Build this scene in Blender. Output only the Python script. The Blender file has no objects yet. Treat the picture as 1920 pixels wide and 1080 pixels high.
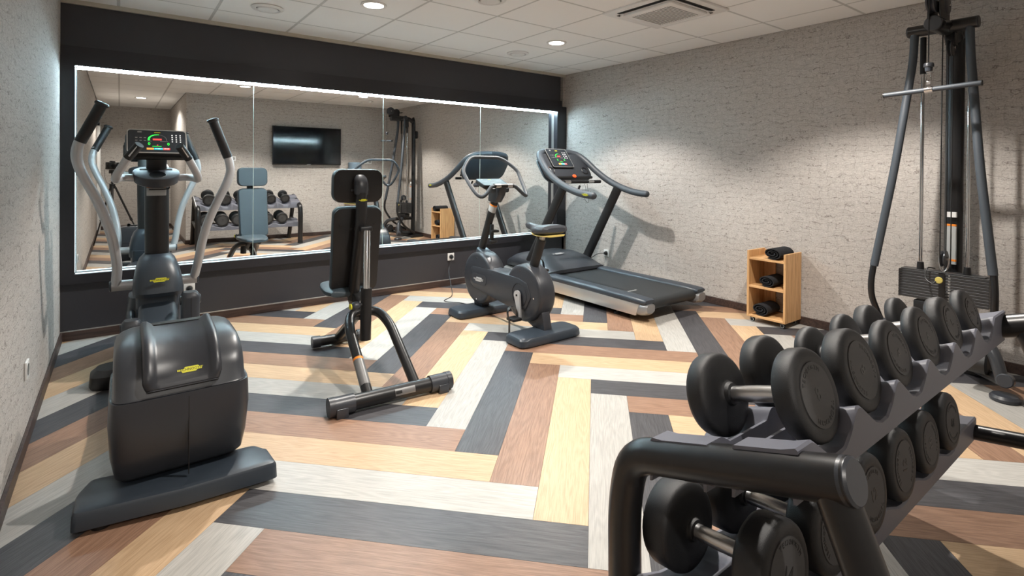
import bpy, bmesh, math, random
from mathutils import Vector, Matrix, noise as mnoise
random.seed(7)
PI = math.pi
scene = bpy.context.scene
COL = scene.collection

# ------------------------------------------------------------------ camera, world, exposure
YAW, PITCH, ROLL = 0.644, -0.007, 0.008
cam = bpy.data.cameras.new('camera'); cam_ob = bpy.data.objects.new('camera', cam); COL.objects.link(cam_ob)
fw = Vector((math.sin(YAW)*math.cos(PITCH), math.cos(YAW)*math.cos(PITCH), math.sin(PITCH)))
rt = Vector((math.cos(YAW), -math.sin(YAW), 0)); up = rt.cross(fw)
r2 = rt*math.cos(ROLL)+up*math.sin(ROLL); u2 = -rt*math.sin(ROLL)+up*math.cos(ROLL)
m = Matrix((r2, u2, -fw)).transposed().to_4x4(); m.translation = Vector((0, 0, 1.28))
cam_ob.matrix_world = m
cam.sensor_width = 36; cam.lens = 983.32/1920*36
cam.shift_x = -0.00136; cam.shift_y = -0.1126
cam.clip_start = 0.01; cam.clip_end = 60
scene.camera = cam_ob
scene.view_settings.view_transform = 'Standard'; scene.view_settings.look = 'None'
scene.view_settings.gamma = 1.0; scene.view_settings.exposure = 1.2
scene.view_settings.use_curve_mapping = False
w = bpy.data.worlds.new('world'); scene.world = w; w.use_nodes = True
w.node_tree.nodes['Background'].inputs[0].default_value = (0.5, 0.5, 0.5, 1)
w.node_tree.nodes['Background'].inputs[1].default_value = 0.3
SPOT_W = 100.0      # ceiling downlights
LED_E = 130.0        # mirror led strip

# ------------------------------------------------------------------ materials
MATS = {}
def mat(name, col, rough=0.5, metal=0.0, bump=0.0, bscale=300.0, coat=0.0, var=0.0, emit=None, estr=0.0, spec=0.5, trans=0.0):
    if name in MATS: return MATS[name]
    m = bpy.data.materials.new(name); m.use_nodes = True; nt = m.node_tree; b = nt.nodes['Principled BSDF']
    b.inputs['Base Color'].default_value = (*col, 1); b.inputs['Roughness'].default_value = rough
    b.inputs['Metallic'].default_value = metal; b.inputs['Specular IOR Level'].default_value = spec
    b.inputs['Coat Weight'].default_value = coat; b.inputs['Transmission Weight'].default_value = trans
    if emit: b.inputs['Emission Color'].default_value = (*emit, 1); b.inputs['Emission Strength'].default_value = estr
    tc = nt.nodes.new('ShaderNodeTexCoord')
    if var > 0:
        n = nt.nodes.new('ShaderNodeTexNoise'); n.inputs['Scale'].default_value = 9; n.inputs['Detail'].default_value = 5
        nt.links.new(tc.outputs['Object'], n.inputs['Vector'])
        mx = nt.nodes.new('ShaderNodeMix'); mx.data_type = 'RGBA'
        mx.inputs[6].default_value = (*[c*(1-var) for c in col], 1); mx.inputs[7].default_value = (*[min(1, c*(1+var)) for c in col], 1)
        nt.links.new(n.outputs['Fac'], mx.inputs[0]); nt.links.new(mx.outputs[2], b.inputs['Base Color'])
    if bump > 0:
        n = nt.nodes.new('ShaderNodeTexNoise'); n.inputs['Scale'].default_value = bscale; n.inputs['Detail'].default_value = 3
        nt.links.new(tc.outputs['Object'], n.inputs['Vector'])
        bp = nt.nodes.new('ShaderNodeBump'); bp.inputs['Strength'].default_value = bump; bp.inputs['Distance'].default_value = 0.002
        nt.links.new(n.outputs['Fac'], bp.inputs['Height']); nt.links.new(bp.outputs['Normal'], b.inputs['Normal'])
    MATS[name] = m; return m

def math_node(nt, op, a, b=None, c=None):
    n = nt.nodes.new('ShaderNodeMath'); n.operation = op
    for i, v in enumerate((a, b, c)):
        if v is None: continue
        if isinstance(v, (int, float)): n.inputs[i].default_value = v
        else: nt.links.new(v, n.inputs[i])
    return n.outputs[0]
def comb(nt, x, y, z=0.0):
    n = nt.nodes.new('ShaderNodeCombineXYZ')
    for i, v in enumerate((x, y, z)):
        if isinstance(v, (int, float)): n.inputs[i].default_value = v
        else: nt.links.new(v, n.inputs[i])
    return n.outputs[0]
def noise_node(nt, vec, scale, detail=3, rough=0.5, dist=0.0):
    n = nt.nodes.new('ShaderNodeTexNoise'); n.inputs['Scale'].default_value = scale; n.inputs['Detail'].default_value = detail
    n.inputs['Roughness'].default_value = rough; n.inputs['Distortion'].default_value = dist
    nt.links.new(vec, n.inputs['Vector']); return n.outputs['Fac']
def maprange(nt, v, a, b, c=0.0, d=1.0, smooth=True):
    n = nt.nodes.new('ShaderNodeMapRange'); n.interpolation_type = 'SMOOTHSTEP' if smooth else 'LINEAR'
    nt.links.new(v, n.inputs[0])
    for i, x in enumerate((a, b, c, d)): n.inputs[1+i].default_value = x
    return n.outputs[0]
def mixc(nt, f, a, b):
    n = nt.nodes.new('ShaderNodeMix'); n.data_type = 'RGBA'
    if isinstance(f, (int, float)): n.inputs[0].default_value = f
    else: nt.links.new(f, n.inputs[0])
    for i, v in ((6, a), (7, b)):
        if isinstance(v, tuple): n.inputs[i].default_value = (*v, 1)
        else: nt.links.new(v, n.inputs[i])
    return n.outputs[2]

def wallpaper():
    m = bpy.data.materials.new('wallpaper'); m.use_nodes = True; nt = m.node_tree; b = nt.nodes['Principled BSDF']
    g = nt.nodes.new('ShaderNodeNewGeometry'); s = nt.nodes.new('ShaderNodeSeparateXYZ'); nt.links.new(g.outputs['Position'], s.inputs[0])
    u = math_node(nt, 'ADD', s.outputs[0], s.outputs[1]); v = s.outputs[2]
    wob1 = noise_node(nt, comb(nt, math_node(nt, 'MULTIPLY', u, 5), math_node(nt, 'MULTIPLY', v, 9), 1), 1.0, 3, 0.6)
    wob2 = noise_node(nt, comb(nt, math_node(nt, 'MULTIPLY', u, 11), math_node(nt, 'MULTIPLY', v, 24), 4), 1.0, 3, 0.65)
    def cracks(co, freq, amp1, amp2, wid, mu, mv, off, lo, hi):
        c_ = math_node(nt, 'ADD', math_node(nt, 'MULTIPLY', co, freq), math_node(nt, 'ADD', math_node(nt, 'MULTIPLY', wob1, amp1), math_node(nt, 'MULTIPLY', wob2, amp2)))
        a = math_node(nt, 'ABSOLUTE', math_node(nt, 'SUBTRACT', math_node(nt, 'FRACT', c_), 0.5))
        l = maprange(nt, a, wid*0.25, wid, 1, 0)
        k = noise_node(nt, comb(nt, math_node(nt, 'MULTIPLY', u, mu), math_node(nt, 'MULTIPLY', v, mv), off), 1.0, 3, 0.6)
        return math_node(nt, 'MULTIPLY', l, maprange(nt, k, lo, hi, 0.0, 1))
    h1 = cracks(v, 19, 3.0, 1.1, 0.048, 11, 22, 9, 0.34, 0.46)
    h2 = cracks(v, 58, 6.0, 2.4, 0.11, 16, 40, 13, 0.36, 0.52)
    v1 = cracks(u, 15, 3.0, 0.8, 0.045, 24, 12, 17, 0.42, 0.54)
    v2 = cracks(u, 70, 4.0, 1.4, 0.13, 40, 14, 21, 0.42, 0.58)
    ln = math_node(nt, 'MAXIMUM', math_node(nt, 'MAXIMUM', h1, math_node(nt, 'MULTIPLY', h2, 0.5)), math_node(nt, 'MAXIMUM', math_node(nt, 'MULTIPLY', v1, 0.75), math_node(nt, 'MULTIPLY', v2, 0.4)))
    weave = noise_node(nt, comb(nt, math_node(nt, 'MULTIPLY', u, 60), math_node(nt, 'MULTIPLY', v, 160), 0), 1.0, 4, 0.6)
    weave2 = noise_node(nt, comb(nt, math_node(nt, 'MULTIPLY', u, 14), math_node(nt, 'MULTIPLY', v, 30), 2), 1.0, 3, 0.6)
    base = mixc(nt, maprange(nt, weave, 0.3, 0.7), (0.435, 0.405, 0.378), (0.58, 0.545, 0.51))
    base = mixc(nt, math_node(nt, 'MULTIPLY', maprange(nt, weave2, 0.35, 0.65, 1, 0), 0.25), base, (0.34, 0.305, 0.28))
    colr = mixc(nt, math_node(nt, 'MULTIPLY', ln, 0.72), base, (0.16, 0.135, 0.12))
    nt.links.new(colr, b.inputs['Base Color']); b.inputs['Roughness'].default_value = 0.75; b.inputs['Specular IOR Level'].default_value = 0.25
    bp = nt.nodes.new('ShaderNodeBump'); bp.inputs['Strength'].default_value = 0.35; bp.inputs['Distance'].default_value = 0.003
    nt.links.new(math_node(nt, 'SUBTRACT', weave, ln), bp.inputs['Height']); nt.links.new(bp.outputs['Normal'], b.inputs['Normal'])
    return m
WALLPAPER = wallpaper()

def plank_mat(name, c0, c1, dark, rough=0.42):
    m = bpy.data.materials.new(name); m.use_nodes = True; nt = m.node_tree; b = nt.nodes['Principled BSDF']
    tc = nt.nodes.new('ShaderNodeTexCoord'); oi = nt.nodes.new('ShaderNodeObjectInfo')
    s = nt.nodes.new('ShaderNodeSeparateXYZ'); nt.links.new(tc.outputs['Object'], s.inputs[0])
    off = math_node(nt, 'MULTIPLY', oi.outputs['Random'], 37.0)
    X, Y = s.outputs[0], s.outputs[1]
    # cathedral grain: stretched distorted noise used as ring coordinate
    big = noise_node(nt, comb(nt, math_node(nt, 'MULTIPLY', X, 1.1), math_node(nt, 'MULTIPLY', Y, 9), off), 1.0, 2)
    ring = math_node(nt, 'FRACT', math_node(nt, 'MULTIPLY', big, 16))
    ringl = maprange(nt, math_node(nt, 'ABSOLUTE', math_node(nt, 'SUBTRACT', ring, 0.5)), 0.0, 0.5, 0.0, 1.0)
    fine = noise_node(nt, comb(nt, math_node(nt, 'MULTIPLY', X, 9), math_node(nt, 'MULTIPLY', Y, 260), off), 1.0, 5, 0.65)
    pore = noise_node(nt, comb(nt, math_node(nt, 'MULTIPLY', X, 30), math_node(nt, 'MULTIPLY', Y, 600), off), 1.0, 2)
    f = math_node(nt, 'ADD', math_node(nt, 'MULTIPLY', maprange(nt, fine, 0.3, 0.7), 0.7), math_node(nt, 'MULTIPLY', ringl, 0.3))
    c = mixc(nt, f, c0, c1)
    c = mixc(nt, math_node(nt, 'MULTIPLY', maprange(nt, pore, 0.62, 0.75), 0.4), c, dark)
    br = math_node(nt, 'ADD', math_node(nt, 'MULTIPLY', oi.outputs['Random'], 0.16), 0.92)
    hsv = nt.nodes.new('ShaderNodeHueSaturation'); nt.links.new(br, hsv.inputs['Value']); nt.links.new(c, hsv.inputs['Color'])
    nt.links.new(hsv.outputs[0], b.inputs['Base Color']); b.inputs['Roughness'].default_value = rough
    bp = nt.nodes.new('ShaderNodeBump'); bp.inputs['Strength'].default_value = 0.25; bp.inputs['Distance'].default_value = 0.001
    nt.links.new(fine, bp.inputs['Height']); nt.links.new(bp.outputs['Normal'], b.inputs['Normal'])
    return m
PL = [plank_mat('plank_grey_oak', (0.33, 0.32, 0.30), (0.485, 0.47, 0.44), (0.30, 0.29, 0.27)),
      plank_mat('plank_honey_oak', (0.43, 0.285, 0.165), (0.61, 0.435, 0.275), (0.32, 0.20, 0.11)),
      plank_mat('plank_brown_oak', (0.19, 0.105, 0.066), (0.35, 0.21, 0.14), (0.11, 0.062, 0.042)),
      plank_mat('plank_charcoal_oak', (0.030, 0.030, 0.034), (0.085, 0.083, 0.09), (0.014, 0.014, 0.017))]

def wood_mat(name, c0, c1, axis=2):
    m = bpy.data.materials.new(name); m.use_nodes = True; nt = m.node_tree; b = nt.nodes['Principled BSDF']
    tc = nt.nodes.new('ShaderNodeTexCoord'); s = nt.nodes.new('ShaderNodeSeparateXYZ'); nt.links.new(tc.outputs['Object'], s.inputs[0])
    k = [60, 60, 60]; k[axis] = 4
    vec = comb(nt, *[math_node(nt, 'MULTIPLY', s.outputs[i], k[i]) for i in range(3)])
    n = noise_node(nt, vec, 1.0, 5, 0.6, 0.6)
    nt.links.new(mixc(nt, maprange(nt, n, 0.3, 0.7), c0, c1), b.inputs['Base Color']); b.inputs['Roughness'].default_value = 0.5
    return m
OAKV = wood_mat('oak_board', (0.50, 0.27, 0.11), (0.72, 0.44, 0.21), 2)
OAKH = wood_mat('oak_shelf_board', (0.50, 0.27, 0.11), (0.72, 0.44, 0.21), 1)
WENGE = wood_mat('dark_skirting', (0.030, 0.018, 0.015), (0.075, 0.045, 0.036), 0)

BLACKP = mat('black_panel_paint', (0.036, 0.036, 0.043), 0.45, bump=0.05, bscale=60)
FRAMEM = mat('black_lacquer_frame', (0.019, 0.019, 0.024), 0.38)
CEILM = mat('ceiling_tile_white', (0.88, 0.88, 0.87), 0.9, bump=0.15, bscale=500)
TBAR = mat('ceiling_grid_white', (0.55, 0.55, 0.54), 0.6)
WHITE = mat('white_plastic', (0.75, 0.75, 0.74), 0.4)
WHITEM = mat('white_enamel', (0.78, 0.78, 0.77), 0.35)
GRILLEG = mat('grille_grey', (0.32, 0.32, 0.31), 0.6)  # plain mid grey for valve throats, stems and cassette slats
SLOT = mat('slot_black', (0.012, 0.012, 0.012), 0.7)
CREAM = mat('cream_moulding', (0.48, 0.45, 0.38), 0.5)
ANTH = mat('anthracite_plastic', (0.028, 0.031, 0.038), 0.36, bump=0.12, bscale=700)
ANTH2 = mat('anthracite_satin', (0.036, 0.040, 0.048), 0.34, bump=0.05, bscale=700)
BLUEG = mat('blue_grey_plastic', (0.030, 0.040, 0.053), 0.38, bump=0.1, bscale=600)
BLACK = mat('black_plastic', (0.009, 0.009, 0.010), 0.42, bump=0.08, bscale=600)
BTUBE = mat('black_powder_tube', (0.011, 0.011, 0.012), 0.33)
BRAKET = mat('gunmetal_tube', (0.055, 0.06, 0.068), 0.3, metal=0.4)
GTUBE = mat('grey_sleeved_tube', (0.050, 0.060, 0.073), 0.5, bump=0.05)
SILVER = mat('silver_paint_tube', (0.50, 0.50, 0.51), 0.35, metal=0.35)
CHROME = mat('chrome', (0.72, 0.72, 0.72), 0.12, metal=1.0)
BRUSH = mat('brushed_steel', (0.62, 0.62, 0.62), 0.28, metal=1.0, bump=0.1, bscale=500)
ALU = mat('satin_aluminium', (0.55, 0.55, 0.54), 0.38, metal=0.75)
RUBBER = mat('black_rubber', (0.012, 0.0125, 0.014), 0.46, bump=0.35, bscale=900)
FACE = mat('dumbbell_face', (0.062, 0.062, 0.064), 0.6, bump=0.1, bscale=900)
FTXT = mat('dumbbell_lettering', (0.007, 0.007, 0.008), 0.3)
TRAY = mat('lavender_grey_tray', (0.135, 0.14, 0.17), 0.45, bump=0.1, bscale=700)
TRAYD = mat('dark_tray_insert', (0.03, 0.032, 0.038), 0.5)
VINYL = mat('slate_vinyl', (0.05, 0.072, 0.088), 0.42, bump=0.15, bscale=400)
BELT = mat('black_running_belt', (0.018, 0.022, 0.025), 0.5, bump=0.3, bscale=900)
YEL = mat('yellow_badge', (0.72, 0.70, 0.03), 0.4)
WBADGE = mat('silver_badge', (0.62, 0.62, 0.62), 0.35, metal=0.3)
INK = mat('black_ink', (0.01, 0.01, 0.01), 0.5)
ORANGE = mat('orange_label', (0.85, 0.25, 0.02), 0.5)
PAPER = mat('grey_label', (0.42, 0.43, 0.43), 0.5)
GREYPLATE = mat('dark_steel_plate', (0.06, 0.062, 0.066), 0.35, metal=0.5)
TOWEL = mat('charcoal_towel', (0.022, 0.023, 0.026), 0.95, bump=0.9, bscale=420, spec=0.2)
SCREENB = mat('black_glass', (0.006, 0.006, 0.008), 0.08, spec=0.6)
PANELG = mat('console_face', (0.028, 0.034, 0.042), 0.25)
def emit(name, c, s): return mat(name, c, 0.5, emit=c, estr=s)
EG = emit('display_green', (0.02, 0.75, 0.05), 1.1); ER = emit('display_red', (0.8, 0.05, 0.05), 0.6)
EO = emit('key_orange', (0.85, 0.30, 0.06), 0.45); ET = emit('key_teal', (0.0, 0.42, 0.48), 0.45); EW = emit('key_white', (0.7, 0.7, 0.7), 0.5)
LAMP = emit('lamp_lens', (1.0, 0.95, 0.88), 14.0)
LED = emit('cool_led', (0.62, 0.88, 1.0), LED_E)
MIRROR = mat('mirror_glass', (0.94, 0.95, 0.935), 0.0, metal=1.0)
EDGE = mat('glass_edge', (0.45, 0.55, 0.50), 0.2)

# ------------------------------------------------------------------ geometry helpers
ORG = {}
def rot_to(d):
    return Vector(d).normalized().to_track_quat('Z', 'Y').to_matrix()
class MB:
    def __init__(s): s.v = []; s.f = []
    def add(s, vs, fs):
        o = len(s.v); s.v += [Vector(v) for v in vs]; s.f += [tuple(i+o for i in f) for f in fs]; return s
    def bm(s, b):
        b.verts.index_update(); s.add([v.co.copy() for v in b.verts], [[v.index for v in f.verts] for f in b.faces]); b.free(); return s
    def box(s, c, size, rot=None, bev=0.0, seg=2):
        b = bmesh.new(); bmesh.ops.create_cube(b, size=1.0)
        for v in b.verts: v.co = Vector((v.co.x*size[0], v.co.y*size[1], v.co.z*size[2]))
        if bev > 0: bmesh.ops.bevel(b, geom=b.edges[:], offset=min(bev, min(size)*0.49), segments=seg, profile=0.5, affect='EDGES')
        M = (rot.to_matrix() if hasattr(rot, 'to_matrix') else rot) if rot is not None else Matrix.Identity(3)
        for v in b.verts: v.co = M @ v.co + Vector(c)
        return s.bm(b)
    def bb(s, a, b, bev=0.0, seg=2):
        a = Vector(a); b = Vector(b); d = b-a
        return s.box((a+b)/2, (abs(d.x), abs(d.y), abs(d.z)), None, bev, seg)
    def cyl(s, p, q, r, r1=None, n=20, bev=0.0):
        p = Vector(p); q = Vector(q); r1 = r if r1 is None else r1; L = (q-p).length; M = rot_to(q-p)
        prof = [(0, 0), (r-bev, 0)] + ([(r, bev)] if bev else []) + ([(r1, L-bev)] if bev else []) + [(r1-bev, L), (0, L)]
        return s.lathe(prof, p, q-p, n)
    def lathe(s, prof, c, axis=(0, 0, 1), n=24):
        M = rot_to(axis); c = Vector(c); vs = []; fs = []; rings = []
        for r, z in prof:
            if r < 1e-6: rings.append([len(vs)]); vs.append(c+M @ Vector((0, 0, z)))
            else:
                rings.append(list(range(len(vs), len(vs)+n)))
                for i in range(n):
                    a = 2*PI*i/n; vs.append(c+M @ Vector((r*math.cos(a), r*math.sin(a), z)))
        for A, B in zip(rings, rings[1:]):
            if len(A) == 1 and len(B) == 1: continue
            for i in range(n):
                j = (i+1) % n
                if len(A) == 1: fs.append((A[0], B[j], B[i]))
                elif len(B) == 1: fs.append((A[i], A[j], B[0]))
                else: fs.append((A[i], A[j], B[j], B[i]))
        return s.add(vs, fs)
    def tube(s, pts, r, n=14, fillet=0.0, rb=None, upv=None, smooth=0, cap=True):
        pts = [Vector(p) for p in pts]
        if smooth: pts = catmull(pts, smooth)
        if fillet: pts = filletpath(pts, fillet)
        N = len(pts); rs = r if isinstance(r, (list, tuple)) else [r]*N
        if len(rs) != N: rs = [rs[0]+(rs[-1]-rs[0])*i/(N-1) for i in range(N)]
        rb_ = rb
        t0 = (pts[1]-pts[0]).normalized(); ref = Vector(upv) if upv else (Vector((0, 0, 1)) if abs(t0.z) < 0.9 else Vector((0, 1, 0)))
        vs = []; fs = []; nx = None
        for i, p in enumerate(pts):
            if i == 0: t = t0
            elif i == N-1: t = (pts[-1]-pts[-2]).normalized()
            else: t = ((pts[i+1]-p).normalized()+(p-pts[i-1]).normalized()); t = t.normalized() if t.length > 1e-6 else t0
            if upv or nx is None: nx = (ref - t*ref.dot(t)).normalized()
            else: nx = (nx - t*nx.dot(t)).normalized()
            ny = t.cross(nx)
            for k in range(n):
                a = 2*PI*k/n; vs.append(p+nx*math.cos(a)*rs[i]+ny*math.sin(a)*(rb_ if rb_ else rs[i]))
        for i in range(N-1):
            for k in range(n):
                k2 = (k+1) % n; fs.append((i*n+k, i*n+k2, (i+1)*n+k2, (i+1)*n+k))
        if cap: fs.append(tuple(range(n-1, -1, -1))); fs.append(tuple((N-1)*n+k for k in range(n)))
        return s.add(vs, fs)
    def loft(s, rings, cap=True):
        n = len(rings[0]); vs = [p for r in rings for p in r]; fs = []
        for i in range(len(rings)-1):
            for k in range(n):
                k2 = (k+1) % n; fs.append((i*n+k, i*n+k2, (i+1)*n+k2, (i+1)*n+k))
        if cap: fs.append(tuple(range(n-1, -1, -1))); fs.append(tuple((len(rings)-1)*n+k for k in range(n)))
        return s.add(vs, fs)
    def prism(s, poly, axis, a, b, bev=0.0, seg=2):
        """poly in the plane normal to axis (x:(y,z), y:(x,z), z:(x,y)), from a to b"""
        def P(p, h): return {'x': (h, p[0], p[1]), 'y': (p[0], h, p[1]), 'z': (p[0], p[1], h)}[axis]
        bm_ = bmesh.new(); n = len(poly)
        A = [bm_.verts.new(P(p, a)) for p in poly]; B = [bm_.verts.new(P(p, b)) for p in poly]
        bm_.faces.new(A[::-1]); bm_.faces.new(B)
        for i in range(n): bm_.faces.new((A[i], A[(i+1) % n], B[(i+1) % n], B[i]))
        bmesh.ops.recalc_face_normals(bm_, faces=bm_.faces[:])
        if bev > 0:
            capf = set([f for f in bm_.faces if len(f.verts) == n]); ed = [e for e in bm_.edges if any(f in capf for f in e.link_faces)]
            if n <= 6: ed = bm_.edges[:]
            bmesh.ops.bevel(bm_, geom=ed, offset=bev, segments=seg, profile=0.5, affect='EDGES', clamp_overlap=True)
        return s.bm(bm_)
    def sphere(s, c, r, sc=(1, 1, 1), n=16):
        prof = [(math.sin(PI*i/n)*r, -math.cos(PI*i/n)*r) for i in range(n+1)]; prof[0] = (0, -r); prof[-1] = (0, r)
        t = MB().lathe(prof, (0, 0, 0), (0, 0, 1), n*2)
        return s.add([Vector((v.x*sc[0], v.y*sc[1], v.z*sc[2]))+Vector(c) for v in t.v], t.f)
    def xf(s, M): s.v = [M @ v for v in s.v]; return s
    def build(s, name, material, parent=None, sharp=35, org=None, bevmod=0):
        o_ = org if org is not None else (ORG.get(parent.name, Vector()) if parent else Vector())
        me = bpy.data.meshes.new(name); me.from_pydata([v-Vector(o_) for v in s.v], [], s.f)
        me.validate(); bm_ = bmesh.new(); bm_.from_mesh(me); bmesh.ops.recalc_face_normals(bm_, faces=bm_.faces[:]); bm_.to_mesh(me); bm_.free()
        me.shade_smooth(); me.set_sharp_from_angle(angle=math.radians(sharp))
        me.materials.append(material)
        o = bpy.data.objects.new(name, me); COL.objects.link(o)
        if parent: o.parent = parent; ORG[o.name] = Vector(o_)
        elif org is not None: o.location = Vector(org); ORG[o.name] = Vector(org)
        return o
def catmull(P, k):
    out = []; n = len(P)
    for i in range(n-1):
        p0 = P[max(0, i-1)]; p1 = P[i]; p2 = P[i+1]; p3 = P[min(n-1, i+2)]
        for j in range(k):
            t = j/k; out.append(0.5*((2*p1)+(p2-p0)*t+(2*p0-5*p1+4*p2-p3)*t*t+(3*p1-p0-3*p2+p3)*t**3))
    out.append(P[-1]); return out
def filletpath(P, r, seg=6):
    out = [P[0]]
    for i in range(1, len(P)-1):
        a = P[i-1]-P[i]; b = P[i+1]-P[i]; d = min(r, a.length*0.48, b.length*0.48)
        A = P[i]+a.normalized()*d; B = P[i]+b.normalized()*d
        for j in range(seg+1):
            t = j/seg; out.append(A*(1-t)**2+P[i]*2*t*(1-t)+B*t*t)
    out.append(P[-1]); return out
def se(cx, cy, a, b, p=4, n=40, z=0, axis='z'):
    out = []
    for i in range(n):
        t = 2*PI*i/n; c = math.cos(t); s_ = math.sin(t)
        x = cx+a*math.copysign(abs(c)**(2/p), c); y = cy+b*math.copysign(abs(s_)**(2/p), s_)
        out.append({'z': Vector((x, y, z)), 'y': Vector((x, z, y)), 'x': Vector((z, x, y))}[axis])
    return out
def rrect(x0, x1, y0, y1, r, k=5):
    out = []
    for cx, cy, a0 in ((x1-r, y1-r, 0), (x0+r, y1-r, 90), (x0+r, y0+r, 180), (x1-r, y0+r, 270)):
        for i in range(k+1):
            a = math.radians(a0+90*i/k); out.append((cx+r*math.cos(a), cy+r*math.sin(a)))
    return out
def tag(o, label=None, cat=None, group=None, kind=None):
    if label: o['label'] = label
    if cat: o['category'] = cat
    if group: o['group'] = group
    if kind: o['kind'] = kind
    return o
def thing(name, label, cat, loc, rz=0.0, group=None, local=False):
    o = bpy.data.objects.new(name, None); COL.objects.link(o); o.location = loc; o.rotation_euler = (0, 0, rz); o.empty_display_size = 0.1
    ORG[o.name] = Vector((0, 0, 0)) if local else Vector(loc)
    return tag(o, label, cat, group)
def children(o): return [c for c in bpy.data.objects if c.parent == o]
def dup(o, parent=None):
    c = o.copy(); COL.objects.link(c); c.parent = parent
    for ch in children(o):
        if ch != c: dup(ch, c)
    return c
TXT = {}
def text_mb(txt, size, depth=0.0):
    """flat lettering in the XY plane, centred; returns (verts, faces)"""
    key = (txt, size, depth)
    if key not in TXT:
        cu = bpy.data.curves.new('t', 'FONT'); cu.body = txt; cu.size = size; cu.align_x = 'CENTER'; cu.align_y = 'CENTER'; cu.extrude = depth; cu.resolution_u = 2
        ob = bpy.data.objects.new('t', cu); COL.objects.link(ob); dg = bpy.context.evaluated_depsgraph_get(); dg.update()
        me = ob.evaluated_get(dg).to_mesh(); TXT[key] = ([v.co.copy() for v in me.vertices], [tuple(p.vertices) for p in me.polygons])
        ob.evaluated_get(dg).to_mesh_clear(); bpy.data.objects.remove(ob); bpy.data.curves.remove(cu)
    return TXT[key]
def plane_mat(c, xdir, ydir):
    x = Vector(xdir).normalized(); y = Vector(ydir); y = (y-x*y.dot(x)).normalized(); z = x.cross(y)
    M = Matrix((x, y, z)).transposed().to_4x4(); M.translation = Vector(c); return M
def add_text(mb, txt, size, M, depth=0.0004):
    v, f = text_mb(txt, size, depth); mb.add([M @ p for p in v], f)
def badge(parent, c, xdir, ydir, wd, col=YEL, txt='TECHNOGYM'):
    """small stepped badge plate with black lettering"""
    M = plane_mat(c, xdir, ydir); h = wd*0.12
    poly = [(-.5, .35), (-.5, -.35), (-.36, -.35), (-.3, -1), (.22, -1), (.28, -.5), (.44, -.5), (.5, .5), (.36, .5), (.3, 1), (-.2, 1), (-.26, .35)]
    poly = [(a*wd, b*h) for a, b in poly]
    b = MB().prism(poly, 'z', 0, 0.0015); b.xf(M); o = b.build('badge', col, parent)
    t = MB(); add_text(t, txt, wd*0.155, M @ Matrix.Translation((0, 0, 0.0017)), 0.0002); t.build('lettering', INK, o); return o
def struct(name, mb, m, label=None, cat=None, parent=None, **k):
    o = mb.build(name, m, parent, **k); o['kind'] = 'structure'
    if label: o['label'] = label
    if cat: o['category'] = cat
    return o

# ------------------------------------------------------------------ room
XL, XR, YW, YT, XC, YA, HC = -0.344, 4.572, 5.0, 0.0, 0.87, -3.2, 2.49
T = 0.12
struct('wall_left', MB().bb((XL-T, YA-T, 0), (XL, YW+0.1+T, HC)), WALLPAPER, 'left wall with crackled taupe wallpaper', 'wall')
struct('wall_right', MB().bb((XR, YT-T, 0), (XR+T, YW+0.1+T, HC)), WALLPAPER, 'right wall with crackled taupe wallpaper', 'wall')
wb = struct('wall_back', MB().bb((XL-T, YW+0.06, 0), (XR+T, YW+0.06+T, HC)), WALLPAPER, 'far wall carrying the long mirror', 'wall')
struct('wall_front', MB().bb((XC, YT-T, 0), (XR+T, YT, HC)), WALLPAPER, 'wallpapered wall behind the dumbbell rack', 'wall')
struct('wall_side', MB().bb((XC, YA-T, 0), (XC+T, YT-T, HC)), WALLPAPER, 'short return wall of the entrance recess', 'wall')
struct('wall_end', MB().bb((XL-T, YA-T, 0), (XC+T, YA, HC)), WALLPAPER, 'end wall of the entrance recess', 'wall')
# black painted panels of the mirror wall (leave the mirror opening free)
GX0, GX1, GZ0, GZ1 = -0.258, 4.412, 0.497, 1.995
YP = YW
pan = MB(); pan.bb((XL, YP, 2.03), (4.494, YW+0.06, HC-0.035)); pan.bb((XL, YP, 0.0), (XR, YW+0.06, 0.44))
pan.bb((XL, YP, 0.44), (GX0-0.01, YW+0.06, 2.03)); pan.bb((GX1+0.01, YP, 0.44), (4.494, YW+0.06, 2.03))
struct('trim_1', pan, BLACKP, 'matt black painted panels above and below the mirror', 'panel')
struct('trim_2', MB().bb((XL, YP-0.02, HC-0.033), (XR, YW+0.06, HC)), CREAM, 'thin cream moulding between black panel and ceiling', 'trim')
# mirror with frame and led edge
mir = thing('wall_mirror', 'long wall mirror of four panes in a wide black frame with lit edge', 'mirror', (2.1, YW, 0.3))
fr = MB(); FY = 4.965
def fbar(x0, x1, z0, z1): fr.bb((x0, FY, z0), (x1, YW+0.055, z1))
fbar(XL+0.002, XR-0.004, GZ1+0.012, 2.075); fbar(XL+0.002, XR-0.004, 0.415, GZ0-0.012)
fbar(XL+0.002, GX0-0.004, GZ0-0.012, GZ1+0.012); fbar(GX1+0.004, XR-0.004, GZ0-0.012, GZ1+0.012)
fr.build('frame', FRAMEM, mir)
MB().bb((XL+0.002, FY+0.012, 2.075), (4.50, YW+0.01, 2.15)).build('upper_ledge', FRAMEM, mir)
LEDD = emit('cool_led_dim', (0.72, 0.93, 1.0), 0.9)
led = MB(); led.bb((GX0, FY+0.022, GZ1+0.0075), (GX1, FY+0.034, GZ1+0.0115)); led.build('led_strip', LED, mir)
led = MB(); led.bb((GX0, FY+0.022, GZ0-0.011), (GX1, FY+0.034, GZ0-0.006))
led.build('led_strip', LEDD, mir)
MB().bb((GX0-0.0035, FY+0.022, GZ0), (GX0-0.0010, FY+0.034, GZ1)).build('led_strip', LEDD, mir)
YM = 5.05
seams = [GX0, 0.937, 2.135, 3.31, GX1]
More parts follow.
